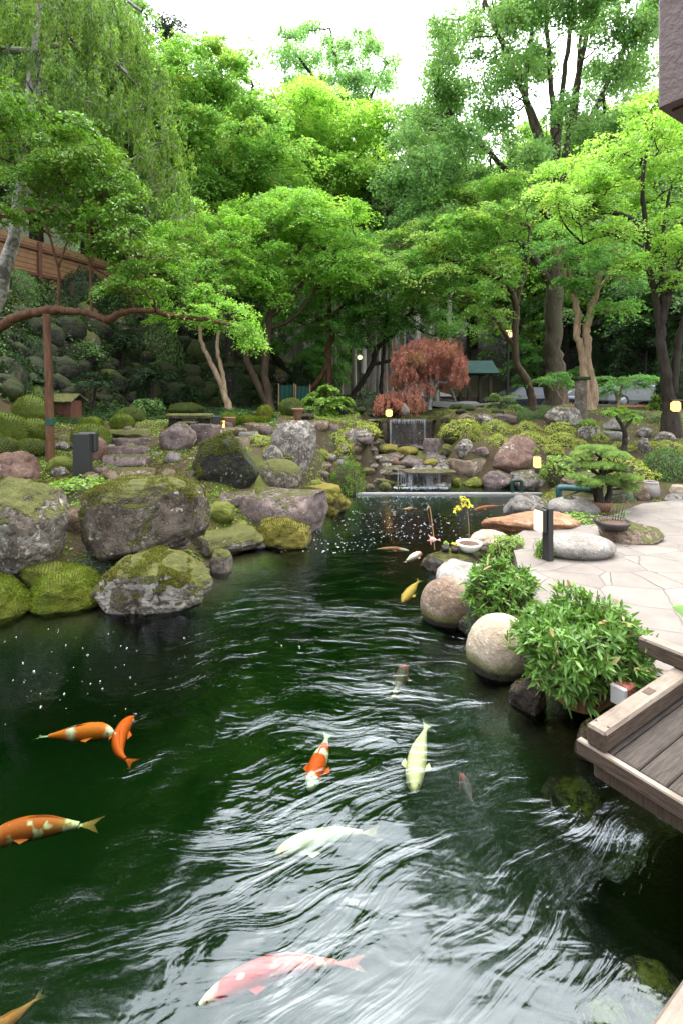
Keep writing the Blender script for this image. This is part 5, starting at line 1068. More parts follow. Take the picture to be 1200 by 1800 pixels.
tree('pale_tree', 'airy pale tree standing far off against the white sky', 'tree', 40,
     [[(610, 700, 6), (612, 400, 5), (605, 200, 4), (590, 110, 3), (580, 50, 2)], [(607, 250, 4), (650, 170, 3), (680, 110, 2)], [(605, 200, 3), (540, 120, 2.5), (500, 70, 2)]],
     [(500, 65, 30, 16), (540, 50, 26, 14), (500, 100, 36, 16), (550, 110, 40, 18), (590, 80, 30, 16), (620, 110, 34, 16), (660, 85, 34, 14), (690, 110, 24, 14), (640, 140, 36, 16), (580, 150, 40, 16), (530, 150, 40, 18), (680, 150, 30, 14), (620, 180, 50, 18), (560, 190, 50, 18), (660, 200, 40, 18), (630, 60, 20, 10)],
     'lf_pale', 'trunk_dark', dup=1, depth=2.5, leaf=big(size=.2, dens=8, spr=.6, nl=34, mode='cloud'))
tree('ginkgo_tree', 'giant tree with thick mottled trunk and broom of upright stems at the upper right', 'tree', 20.5,
     [[(975, 722, 22), (974, 660, 18), (972, 600, 15.5), (974, 500, 15), (977, 430, 14.5), (980, 340, 13), (978, 290, 9), (970, 180, 5), (960, 40, 3.5), (955, -60, 2)], [(980, 345, 9), (1000, 240, 7), (1015, 130, 5), (1045, 0, 3.5), (1055, -50, 2)], [(978, 350, 8), (945, 230, 6), (900, 120, 4.5), (850, 0, 3)], [(982, 330, 8), (1030, 220, 6), (1080, 120, 4), (1130, 20, 2)], [(976, 300, 7), (985, 180, 5), (1000, 60, 4), (1010, -50, 2)],
      [(972, 390, 8), (920, 330, 6), (850, 260, 4), (800, 210, 3), (765, 130, 2)], [(980, 400, 8), (1030, 350, 5), (1090, 310, 3)], [(968, 500, 8), (920, 430, 6), (870, 380, 4), (810, 340, 2.5)], [(976, 320, 6), (925, 180, 5), (935, 40, 3)], [(982, 310, 6), (1010, 200, 5), (1020, 60, 3)]],
     [(790, 70, 34, 34), (845, 40, 44, 34), (905, 20, 50, 40), (975, 10, 50, 44), (1045, 30, 50, 40), (1105, 60, 44, 36), (800, 170, 50, 30), (860, 120, 50, 34), (930, 110, 44, 34), (1050, 140, 50, 34), (1120, 130, 40, 34), (745, 260, 55, 30), (805, 250, 55, 34), (865, 220, 50, 32), (925, 270, 44, 26), (1045, 240, 50, 28), (705, 320, 45, 28), (765, 330, 60, 28), (835, 320, 60, 28), (900, 330, 50, 24), (1080, 220, 40, 30), (770, 120, 24, 34), (730, 210, 36, 24), (710, 380, 45, 24), (770, 390, 50, 22), (680, 250, 30, 22), (1000, 200, 40, 30), (1120, 220, 36, 30),
      (860, -30, 60, 40), (960, -40, 70, 40), (1060, -30, 70, 40), (1150, 20, 40, 40)],
     'lf_ginkgo', 'trunk_big', dup=2, depth=3.0, leaf=big(size=.13, dens=7, spr=.5, nl=52, mode='cloud', ratio=.8), twigs=6)
tree('maple_tree', 'wide layered maple spreading left from a thin twisted trunk beside the street lamp', 'tree', 17.5,
     [[(935, 722, 8), (932, 690, 7), (920, 660, 7), (908, 640, 6), (904, 600, 6), (906, 560, 5.5), (904, 530, 5.5), (890, 500, 4.5), (850, 478, 4), (800, 462, 3), (750, 440, 2)], [(904, 532, 4), (902, 505, 4), (885, 470, 3), (862, 440, 2)], [(904, 610, 4), (885, 585, 4), (868, 560, 3), (830, 530, 2)], [(905, 540, 4), (925, 470, 3), (930, 400, 2)]],
     [(690, 425, 50, 14), (745, 405, 60, 16), (805, 392, 60, 18), (865, 375, 55, 18), (720, 455, 60, 14), (785, 440, 60, 15), (850, 430, 55, 16), (910, 400, 45, 18), (700, 485, 50, 12), (765, 480, 60, 13), (830, 475, 50, 14), (885, 465, 40, 14), (740, 515, 50, 12), (800, 515, 50, 12), (860, 510, 40, 12), (820, 345, 50, 16), (880, 325, 50, 18), (940, 345, 40, 18), (650, 455, 35, 12), (850, 555, 40, 12)],
     'lf_maple', 'trunk_brown', dup=2, depth=1.8, leaf=big(size=.095, dens=8, spr=.42))
tree('maple_tree', 'yellow green maple leaning in from the right edge with twin dark trunks', 'tree', 12.4,
     [[(1178, 728, 12), (1172, 690, 10), (1166, 640, 9), (1160, 580, 8), (1168, 535, 7), (1186, 490, 7), (1215, 420, 5)], [(1168, 650, 7), (1158, 570, 6), (1150, 515, 5.5), (1140, 470, 6), (1136, 410, 6), (1105, 385, 4.5), (1060, 368, 4), (1010, 340, 2.5)], [(1137, 420, 5), (1130, 360, 4), (1130, 300, 3), (1145, 230, 2)], [(1182, 690, 7), (1190, 620, 6), (1200, 570, 6), (1230, 500, 4)], [(1166, 540, 5), (1160, 470, 4), (1165, 400, 3), (1180, 320, 2)]],
     [(985, 305, 40, 18), (1040, 290, 55, 20), (1095, 270, 55, 22), (1150, 240, 45, 26), (1190, 200, 40, 28), (1020, 335, 55, 18), (1085, 320, 60, 20), (1150, 300, 55, 22), (1200, 290, 40, 24), (960, 340, 30, 14), (1050, 365, 60, 16), (1120, 360, 60, 17), (1180, 370, 50, 18), (1090, 405, 50, 14), (1150, 420, 55, 15), (1200, 440, 40, 16), (1010, 385, 40, 12), (1120, 460, 45, 13), (1180, 490, 45, 13), (1120, 195, 30, 18), (1160, 175, 35, 18), (1250, 240, 70, 40), (1260, 400, 70, 40)],
     'lf_yellow', 'trunk_dark', dup=2, depth=1.4, leaf=big(size=.07, dens=8.5, spr=.32))
tree('twisted_tree', 'pair of pale tan twisting trunks sharing one root beside the stone post', 'tree', 15.0,
     [[(1034, 722, 9), (1027, 670, 7.5), (1022, 620, 6.5), (1013, 590, 6), (1016, 555, 6), (1006, 520, 5), (988, 480, 4), (975, 430, 3)], [(1040, 722, 9), (1040, 680, 8), (1032, 635, 7.5), (1030, 590, 7), (1036, 550, 6), (1046, 515, 5.5), (1052, 478, 6)], [(1008, 525, 4), (990, 440, 3), (975, 400, 2)], [(1046, 515, 4), (1080, 470, 2.5), (1110, 440, 1.5)]],
     [(985, 400, 40, 14), (1030, 425, 45, 14), (1075, 440, 40, 14), (1000, 455, 40, 12), (1055, 470, 40, 12), (1095, 490, 40, 12), (960, 440, 35, 12), (1085, 540, 40, 12), (1000, 500, 30, 10)],
     'lf_mid', 'trunk_tan', dup=2, depth=1.0, leaf=big(size=.085, dens=7, spr=.36))
tree('red_maple', 'dome shaped weeping red maple behind the upper waterfall', 'tree', 16.2,
     [[(752, 730, 5), (756, 700, 4.5), (758, 680, 4), (752, 655, 4), (758, 640, 3.5), (760, 618, 2.5)], [(756, 690, 3), (772, 672, 2.5), (790, 680, 2), (800, 705, 1.5)], [(754, 660, 3), (725, 640, 2), (705, 660, 1.5)]],
     [(752, 616, 36, 10), (722, 625, 28, 12), (785, 625, 28, 12), (705, 645, 18, 14), (800, 645, 18, 14), (750, 632, 40, 10), (765, 650, 40, 10), (700, 668, 16, 12), (805, 662, 16, 10), (722, 664, 22, 10), (735, 682, 22, 8), (785, 672, 24, 8), (740, 605, 22, 7), (765, 603, 22, 7), (798, 632, 20, 14), (806, 655, 14, 14), (735, 614, 30, 10), (775, 612, 26, 9), (710, 630, 18, 12)],
     'lf_red', 'trunk_pale', dup=2, depth=.8, leaf=dict(size=.055, dens=17, spr=.09, nl=46, mode='weep', ratio=.42), twigs=3)
tree('red_maple', 'low mound of red maple leaves beside the lit lamp', 'tree', 15.4,
     [[(700, 728, 3), (698, 715, 2.5), (690, 702, 2)]],
     [(672, 702, 18, 8), (700, 698, 24, 9), (728, 704, 16, 8), (690, 712, 26, 8), (665, 712, 12, 6), (715, 714, 20, 7)],
     'lf_red', 'trunk_dark', dup=2, depth=.5, leaf=dict(size=.055, dens=17, spr=.09, nl=46, mode='weep', ratio=.42), twigs=3)
tree('dark_tree', 'dark leaved tree at the top left edge of the sky', 'tree', 26,
     [[(190, 520, 9), (195, 300, 8), (200, 100, 6), (205, 0, 4)]],
     [(190, 20, 50, 34), (215, 60, 40, 34), (170, 80, 60, 34), (225, 110, 40, 30), (190, 140, 60, 30), (130, 60, 60, 40), (160, -20, 60, 30), (220, -5, 24, 24), (240, 160, 40, 30), (260, 210, 40, 26), (100, 130, 60, 40), (180, 220, 60, 34)],
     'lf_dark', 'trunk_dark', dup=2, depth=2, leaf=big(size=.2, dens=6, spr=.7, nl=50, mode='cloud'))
tree('dark_tree', 'dark conifer tip showing over the left treetops', 'tree', 38,
     [[(290, 600, 6), (290, 200, 5), (290, 40, 2)]], [(290, 44, 12, 12), (290, 64, 20, 14), (290, 90, 28, 16), (292, 120, 34, 18), (290, 160, 40, 22), (290, 200, 44, 24)], 'lf_dark', 'trunk_dark', dup=1, depth=.8, leaf=big(size=.22, dens=5, spr=.7, nl=40, mode='cloud'))
# flat topped little trees and bushes behind the dark garden
def small_tree(name, label, cat, d, base, trunks, pads, mat, bark='trunk_brown', size=.06, spr=.2, dens=9, depth=.35, dup=1, group=None, mode='layer', nl=46):
    return tree(name, label, cat, d, trunks, pads, mat, bark, group, dup, depth, big(size=size, spr=spr, dens=dens, nl=nl, mode=mode), .018, 3)
small_tree('pruned_pine', 'round pruned pine with two bright cushions below the street lamp', 'pine', 15.5, None, [[(880, 738, 3), (878, 715, 2.5), (884, 700, 2)]], [(866, 698, 16, 6), (888, 706, 24, 7), (872, 716, 26, 6), (900, 716, 14, 5)], 'lf_pine', size=.05, spr=.14)
small_tree('umbrella_tree', 'low flat crowned tree with forked tan stems left of the stone post', 'tree', 16.5, None, [[(988, 716, 2.5), (990, 690, 2), (985, 675, 1.5)], [(990, 700, 2), (1000, 680, 1.5)], [(988, 705, 2), (974, 682, 1.5)]], [(985, 670, 30, 6), (960, 668, 24, 5), (1005, 674, 22, 5), (980, 660, 24, 5)], 'lf_mid', 'trunk_tan')
small_tree('umbrella_tree', 'low flat crowned tree with forked tan stems between stone post and right maple', 'tree', 16.0, None, [[(1084, 716, 3), (1090, 690, 2.5), (1094, 670, 2)], [(1086, 712, 2.5), (1080, 685, 2)]], [(1100, 664, 40, 5), (1075, 676, 30, 5), (1130, 664, 28, 5), (1060, 686, 24, 5), (1110, 676, 34, 5), (1150, 668, 20, 5)], 'lf_mid', 'trunk_tan')
small_tree('bright_shrub', 'bushy light green shrub with whorled leaves in the centre', 'shrub', 14.4, None, [[(574, 736, 2.5), (572, 720, 2), (570, 705, 1.5)], [(576, 736, 2), (582, 715, 1.5)]], [(572, 694, 22, 7), (554, 704, 18, 7), (594, 705, 16, 7), (572, 710, 32, 8), (554, 720, 22, 7), (596, 720, 18, 7), (577, 685, 12, 5), (572, 727, 28, 6)], 'lf_cover', size=.10, spr=.13, dens=13)
for k, (px, py, d, w_) in enumerate([(265, 655, 15.5, 36), (165, 668, 13.5, 30), (255, 712, 13, 24), (58, 662, 12.5, 30), (330, 690, 16, 26), (150, 612, 15, 28), (440, 690, 18, 24), (215, 600, 16.5, 30)]):
    yb = py + w_ * 1.4
    small_tree('dark_pine', ['flat topped dark pine in the middle of the left slope', 'dark pine behind the wooden box house', 'small round dark bush on a stem beyond the moss cushions', 'dark flat pine behind the prop post', 'low dark pine beside the slender forked maple', 'blue green sprig tree high on the left slope', 'dark shrub between the two maple trunks', 'dark pine high on the left slope under the tan wall'][k], 'pine', d, None,
               [[(px, yb, 2.5), (px + 3, py + w_ * .6, 2), (px, py, 1.5)]], [(px, py, w_, w_ * .18), (px - w_ * .5, py + w_ * .2, w_ * .6, w_ * .15), (px + w_ * .55, py + w_ * .22, w_ * .6, w_ * .15), (px, py - w_ * .2, w_ * .6, w_ * .15)], 'lf_clip' if k in (2, 5) else 'lf_dark', 'trunk_dark', size=.06, spr=.2)
# old pine in the pot on the patio
def needle_tree(root_base, d, trunks, pads, label, name='potted_pine'):
    RSEED[0] += 7; rg = np.random.default_rng(RSEED[0]); tm = TM(rg); ends = []
    for tr in trunks: pts = np.array([at(q[0], q[1], d + (q[3] if len(q) > 3 else 0)) for q in tr]); P = catmull(pts, 14); tm.add(P, np.interp(np.linspace(0, 1, 14), np.linspace(0, 1, len(tr)), [q[2] / F * d for q in tr]), 9, .25); ends.append(P)
    root = empty(name, root_base, label, 'pine'); E = np.concatenate(ends); W = []
    for px, py, rx, ry in pads:
        for k in range(3):
            c = at(px + rg.normal() * rx * .3 * (k > 0), py + rg.normal() * ry * .3 * (k > 0), d + (rg.uniform(-.4, .4) if k else 0)); W.append((*c, rx / F * d, rx / F * d * .8, ry / F * d))
            a = E[np.argmin(np.linalg.norm(E - c, axis=1) + np.maximum(0, E[:, 2] - c[2]) * 2)]; tm.add(catmull([a, (a + c) / 2 + rg.normal(size=3) * .03, c], 6), np.linspace(.014, .005, 6), 6)
    v, q = tm.out(); obj_np('trunk', v, q, M['trunk_dark'], parent=root); P_, U_ = [], []
    for w_ in W:
        n = int(110 * (w_[3] / .2) ** 2 * 1.2); dr = rnd_dir(rg, n); dr[:, 2] = abs(dr[:, 2]) * .9 - .1; tuft = np.array(w_[:3]) + dr * np.array(w_[3:]) * rg.uniform(.5, 1, n)[:, None]
        k = np.repeat(np.arange(n), 16); u = rnd_dir(rg, n * 16) + np.array([0, 0, .8]) + dr[k] * .6; u /= np.linalg.norm(u, axis=1)[:, None]; P_.append(tuft[k] + u * .035); U_.append(u)
    P_, U_ = np.concatenate(P_), np.concatenate(U_); v, f = quads(P_, rnd_dir(rg, len(P_)), U_, .075, .0075); obj_np('needles', v, f, M['lf_pine'], parent=root, smooth=False)
    return root
needle_tree(PB[1], PB[1][1], [[(1056, 890, 9), (1050, 860, 8), (1058, 835, 6), (1052, 812, 4), (1062, 795, 3)], [(1062, 892, 6), (1070, 865, 5), (1068, 850, 3)], [(1056, 838, 4), (1035, 822, 3), (1020, 805, 2)], [(1056, 832, 4), (1085, 825, 3), (1100, 830, 2)], [(1050, 860, 4), (1030, 850, 3), (1015, 850, 2)]],
            [(1050, 794, 28, 7), (1080, 802, 20, 6), (1024, 800, 18, 6), (1038, 820, 22, 6), (1076, 824, 20, 6), (1100, 844, 20, 6), (1016, 842, 16, 6), (1058, 846, 20, 6), (1030, 854, 20, 5), (1102, 858, 16, 5), (1082, 850, 18, 5)], 'old pine with needle cushions growing in the brown pot')
small_tree('crooked_tree', 'small crooked dark trunk with sparse pale sprigs on the right slope', 'tree', 11.3, None, [[(1096, 786, 5), (1098, 770, 5), (1094, 752, 4), (1086, 738, 3), (1080, 728, 2)], [(1096, 755, 3), (1106, 742, 2), (1112, 732, 1.5)]], [(1085, 722, 18, 7), (1108, 730, 14, 6), (1065, 728, 14, 6), (1100, 742, 12, 5)], 'lf_cover', 'trunk_dark', size=.045, spr=.1, dens=5)
# lemon leaved seedling in the white dish, grass in the oval planter, seedlings in the tiny pots
def sprig(name, label, cat, base, stems, mat, leaf_pts, size, ratio=.45, rstem=.004, nleaf=7, sm='wood_tan', blades=False):
    RSEED[0] += 7; rg = np.random.default_rng(RSEED[0]); root = empty(name, base, label, cat); tm = TM(rg)
    for s_ in stems: tm.add(catmull(s_, 10), np.linspace(rstem, rstem * .5, 10), 5, 0)
    v, q = tm.out(); obj_np('stem', v, q, M[sm], parent=root); P_, U_ = [], []
    for c in leaf_pts:
        a = rg.random(nleaf) * 6.28; u = np.stack([np.cos(a), np.sin(a), rg.uniform(-.9, .3, nleaf)], 1); P_.append(np.asarray(c) + u * size * .5); U_.append(u)
    P_, U_ = np.concatenate(P_), np.concatenate(U_); v, f = quads(P_, np.array([0, -.4, 1]) + rg.normal(size=P_.shape) * .4, U_, size * rg.uniform(.8, 1.2, len(P_)), size * ratio); obj_np('leaves', v, f, M[mat], parent=root, smooth=False); return root
_, b, r, h_ = PD; dd = b[1]; tb = b + (0, 0, h_)
sprig('lemon_seedling', 'single stem seedling with drooping lemon yellow leaves in the white dish', 'plant', tb, [[tb, at(823, 920, dd), at(820, 893, dd)], [at(820, 893, dd), at(814, 885, dd), at(800, 897, dd)], [at(820, 893, dd), at(815, 873, dd)]], 'lf_yellowleaf', [at(800, 897, dd), at(808, 890, dd), at(815, 886, dd), at(820, 880, dd), at(812, 874, dd), at(824, 888, dd), at(804, 892, dd), at(816, 878, dd)], .062, .5, .005, 6)
_, b, r, h_ = PO; tb = b + (0, 0, h_ * .9)
sprig('reed_plant', 'thin reeds growing from the dark oval planter', 'plant', tb, [[tb + (x * .03, y * .02, 0), tb + (x * .045, y * .03, .14 + .02 * x), tb + (x * .07 - .02, y * .04, .26 + .05 * math.sin(x * 3))] for x in range(-4, 5) for y in (-1, 1)], 'lf_clip', [tb + (.1, 0, .08), tb + (.16, 0, .12), tb + (-.1, 0, .03), tb + (0, .05, .04)], .10, .12, .0035, 7, 'wood_dark')
for P_, l in ((P1, 'green seedling in the tiny left pot on the ledge stone'), (P2, 'reddish green seedling in the tiny pot nearest the white dish')):
    _, b, r, h_ = P_; tb = b + (0, 0, h_); sprig('seedling', l, 'plant', tb, [[tb, tb + (.0, 0, .06)]], 'lf_cover' if P_ is P1 else 'lf_yellowleaf', [tb + (0, 0, .05), tb + (.02, 0, .03), tb + (-.02, 0, .04)], .035, .6, .002, 7)
_, b, r, h_ = PS; tb = b + (0, 0, h_); sprig('seedling', 'dark succulent leaves in the dish on the pale grey rock', 'plant', tb, [[tb, tb + (0, 0, .03)]], 'lf_dark', [tb, tb + (.05, 0, .01), tb + (-.05, 0, .01)], .05, .6, .002, 9)
_, b, r, h_ = pot_urn = (None, gpt(545, 738), 0, 0); sprig('dry_plant', 'dark spiky dry twigs beside the urn planter', 'plant', b, [[b, b + (0, 0, .25)], [b, b + (.12, 0, .2)], [b, b + (-.1, 0, .22)], [b + (0, 0, .15), b + (.2, 0, .3)]], 'lf_dark', [b + (0, 0, .28), b + (.12, 0, .2), b + (.2, 0, .3), b + (-.1, 0, .25)], .09, .2, .008, 8, 'wood_dark')
# banana like leaf poking in at the right edge
b = at(1215, 1120, 3.4); lv = catmull([at(1225, 1085, 3.4), at(1200, 1076, 3.35), at(1180, 1066, 3.3)], 8); wd = np.array([.03, .045, .05, .048, .04, .03, .016, .002]); V = np.concatenate([lv + np.stack([wd * .3, wd * 0, -wd], 1), lv + np.array([0, .01, 0]), lv + np.stack([-wd * .3, wd * 0, wd], 1)]); i = np.arange(7)
root = empty('broad_leaf_plant', (b[0], b[1], .3), 'pale green broad leaf poking in at the right frame edge above the deck', 'plant'); obj_np('leaf', V, np.concatenate([np.stack([i, i + 1, i + 9, i + 8], 1), np.stack([i + 8, i + 9, i + 17, i + 16], 1)]), M['lf_pale'], parent=root)
m = MB(); m.tube(catmull([(b[0] + .1, b[1], .3), at(1235, 1110, 3.4), lv[0]], 8), .008, 6); m.build('stem', M['lf_pale'], root)

# ------------------------------------------------------------------ shrubs
def dome_mesh(seed, n, size, ratio, mode='round', name='foliage', mat=None, lumps=.18):
    """unit dome of leaves: radius 1 in x and y, 1 in z, standing on z = 0"""
    rg = np.random.default_rng(seed); d = rnd_dir(rg, n); d[:, 2] = np.where(d[:, 2] < -.15, -d[:, 2], d[:, 2])
    lum = 1 + lumps * fbm(d * 2.6, seed, 3) * 2; r = lum * (1 - .22 * rg.random(n) ** 2)
    P = d * r[:, None]; N = d + rg.normal(size=(n, 3)) * .55; U = rnd_dir(rg, n) + np.array([0, 0, .35]); s_ = size * rg.uniform(.7, 1.3, n)
    v, f = quads(P, N, U, s_, s_ * ratio); return mesh_np(name, v, f, mat, False)
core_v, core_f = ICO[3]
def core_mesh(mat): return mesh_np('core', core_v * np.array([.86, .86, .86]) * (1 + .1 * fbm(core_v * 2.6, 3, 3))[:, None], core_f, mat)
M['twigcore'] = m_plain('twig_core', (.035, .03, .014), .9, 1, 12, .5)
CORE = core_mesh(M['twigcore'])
DOMES = {k: [dome_mesh(s + i * 7, n, sz, rt, mat=M[mt], lumps=lp) for i in range(3)] for k, s, n, sz, rt, mt, lp in
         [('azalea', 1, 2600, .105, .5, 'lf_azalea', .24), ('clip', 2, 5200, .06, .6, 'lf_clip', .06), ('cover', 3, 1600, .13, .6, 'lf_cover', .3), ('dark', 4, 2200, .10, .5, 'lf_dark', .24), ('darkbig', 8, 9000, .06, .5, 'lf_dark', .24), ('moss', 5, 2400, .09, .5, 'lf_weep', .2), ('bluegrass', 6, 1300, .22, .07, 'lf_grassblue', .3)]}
def shrub(px0, px1, yt, yb, kind, label, name='azalea_shrub', cat='shrub', group=None, z=None, dep=.9, seed=0):
    cx = (px0 + px1) / 2
    if z is None: d0, z = ground_at(cx, yb)
    else: d0 = (EYE - z) * F / (yb - HZ)
    w_ = (px1 - px0) / F * d0 / 2; dc = d0 + w_ * dep; H = max(.06, EYE + (HZ - yt) / F * (dc) - z)
    root = empty(name, ((cx - 600) / F * dc, dc, z - H * .08), label, cat, group)
    for nm, me in (('foliage', DOMES[kind][seed % 3]), ('twigs', CORE)):
        o = link(nm, me, (0, 0, 0), root); o.scale = (w_, w_ * dep, H * 1.04)
    root.rotation_euler = (0, 0, (seed * 1.3) % .5 - .25)
    return root
AZ = 'azalea cushions on the right slope'
for k, (a, b, c, d_, l) in enumerate([(590, 672, 741, 766, 'long azalea cushion left of the upper waterfall'), (594, 622, 752, 768, 'small round azalea ball on the left of the cascade'), (556, 625, 752, 800, 'azalea bank sloping down right of the standing stone'), (552, 580, 790, 806, 'little azalea tuft at the foot of the standing stone'),
        (768, 850, 737, 768, 'broad azalea cushion right of the upper waterfall'), (840, 900, 738, 764, 'azalea cushion behind the red brown peak'), (900, 950, 740, 764, 'azalea cushion between two pale rocks'), (950, 1010, 742, 768, 'azalea cushion in front of the big speckled rock'), (848, 902, 764, 792, 'azalea cushion touching the left flank of the red brown peak'),
        (896, 960, 758, 786, 'azalea cushion above the lit lamp'), (955, 1012, 760, 786, 'azalea cushion in the middle of the right slope'), (1034, 1068, 758, 778, 'small azalea ball left of the crooked tree'), (1000, 1034, 772, 790, 'low azalea patch over the light green shrub'), (820, 846, 745, 776, 'azalea bump at the end of the broad cushion'),
        (1140, 1200, 774, 792, 'azalea patch at the right edge above the clipped bush'), (1060, 1120, 778, 800, 'azalea patch under the crooked tree'), (950, 990, 780, 800, 'azalea sprig patch right of the red brown peak'), (425, 478, 764, 784, 'yellow azalea tuft in the stones of the left bank'), (452, 520, 778, 818, 'yellow azalea tuft left of the standing stone'), (640, 690, 752, 770, 'flat azalea cushion by the rough rock pile')]):
    shrub(a, b, c, d_, 'azalea', l, group=AZ, seed=k)
shrub(952, 1050, 800, 846, 'cover', 'light green loose shrub beside the lit lamp on the right', 'leafy_shrub', seed=1)
shrub(1040, 1150, 800, 850, 'azalea', 'pale feathery shrub behind the old pine', 'leafy_shrub', seed=2)
shrub(1124, 1216, 784, 850, 'clip', 'dense round clipped dark green bush at the right edge', 'clipped_bush', 'bush', seed=0)
shrub(1060, 1140, 720, 744, 'moss', 'wide low juniper under the lit square lamp', 'juniper', seed=1)
shrub(1130, 1215, 726, 752, 'moss', 'golden low juniper at the right edge beneath the lamp', 'juniper', seed=2)
shrub(1140, 1180, 690, 722, 'cover', 'yellow green leafy bush glowing in lamp light', 'leafy_shrub', seed=2)
shrub(1016, 1050, 735, 760, 'cover', 'light sprawling shrub at the foot of the stone post', 'leafy_shrub', seed=0)
shrub(938, 975, 712, 738, 'clip', 'clipped green mound behind the big speckled rock', 'clipped_bush', 'bush', seed=1)
shrub(904, 940, 716, 742, 'clip', 'clipped square green mound by the twisted thin trunk', 'clipped_bush', 'bush', seed=2)
shrub(70, 206, 838, 892, 'cover', 'light green leafy patch in front of the black bollard on the left', 'ground_cover_patch', 'ground cover', seed=0)
shrub(122, 222, 968, 1030, 'bluegrass', 'blue green grass tuft on the mossy shore hump', 'grass_tuft', 'grass', seed=0)
shrub(576, 640, 806, 872, 'moss', 'olive fern clump at the left end of the weir', 'fern_clump', 'fern', seed=1)
shrub(600, 690, 690, 728, 'dark', 'dark bush in the shade behind the bright shrub', 'dark_bush', 'bush', seed=0)
shrub(1060, 1110, 846, 886, 'bluegrass', 'strappy grass clump right of the potted pine', 'grass_tuft', 'grass', seed=1)
shrub(862, 926, 940, 985, 'cover', 'yellow green creeping plant at the patio edge near the white dish', 'leafy_shrub', seed=1, z=.2)
shrub(985, 1070, 902, 926, 'cover', 'leafy creeper hugging the pale grey rock', 'leafy_shrub', seed=2, z=.28)
shrub(940, 975, 945, 988, 'cover', 'weeds at the foot of the black bollard on the patio', 'weed_tuft', 'plant', seed=0, z=.28)
shrub(815, 880, 1048, 1112, 'bluegrass', 'dark spiky grass tuft behind the cream egg boulder', 'grass_tuft', 'grass', seed=2, z=.1)
for k, (a, b, c, d_, l) in enumerate([(20, 100, 600, 660, 'dark shrub high on the left slope under the pale trunk'), (230, 330, 560, 660, 'big grey green bush in the middle of the left slope'), (-20, 60, 620, 690, 'dark shrub at the left frame edge'), (330, 420, 600, 680, 'dark rounded bush behind the slender forked maple'), (100, 190, 470, 540, 'shrub in front of the tan wall'), (0, 70, 470, 530, 'shrub at the left foot of the tan wall'),
        (500, 560, 640, 700, 'dark bush behind the green netting'), (640, 700, 660, 705, 'dark bush left of the red maple'), (1060, 1180, 560, 690, 'large dark bush mass between the right trunks'), (1010, 1070, 600, 700, 'dark bush behind the twisted trunks'), (1150, 1260, 600, 720, 'dark bush behind the right maple trunk'), (200, 300, 640, 715, 'low dark shrub at the foot of the slope'), (360, 450, 650, 715, 'low dark shrub near the old stone lantern')]):
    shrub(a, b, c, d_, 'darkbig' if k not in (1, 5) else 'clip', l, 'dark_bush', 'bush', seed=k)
# ferns, sprouts and weeds between the stones
TUFT = 'small green tufts between the stones'
rs = random.Random(8)
for k in range(46):
    if k < 26: px, py = rs.uniform(556, 700), rs.uniform(765, 855)
    elif k < 38: px, py = rs.uniform(150, 330), rs.uniform(745, 860)
    else: px, py = rs.uniform(780, 1160), rs.uniform(765, 850)
    s_ = rs.uniform(9, 19); shrub(px, px + s_, py - s_ * .6, py, rs.choice(['cover', 'bluegrass', 'azalea', 'moss']), 'small green tuft sprouting between the garden stones', 'weed_tuft', 'plant', TUFT, seed=k)
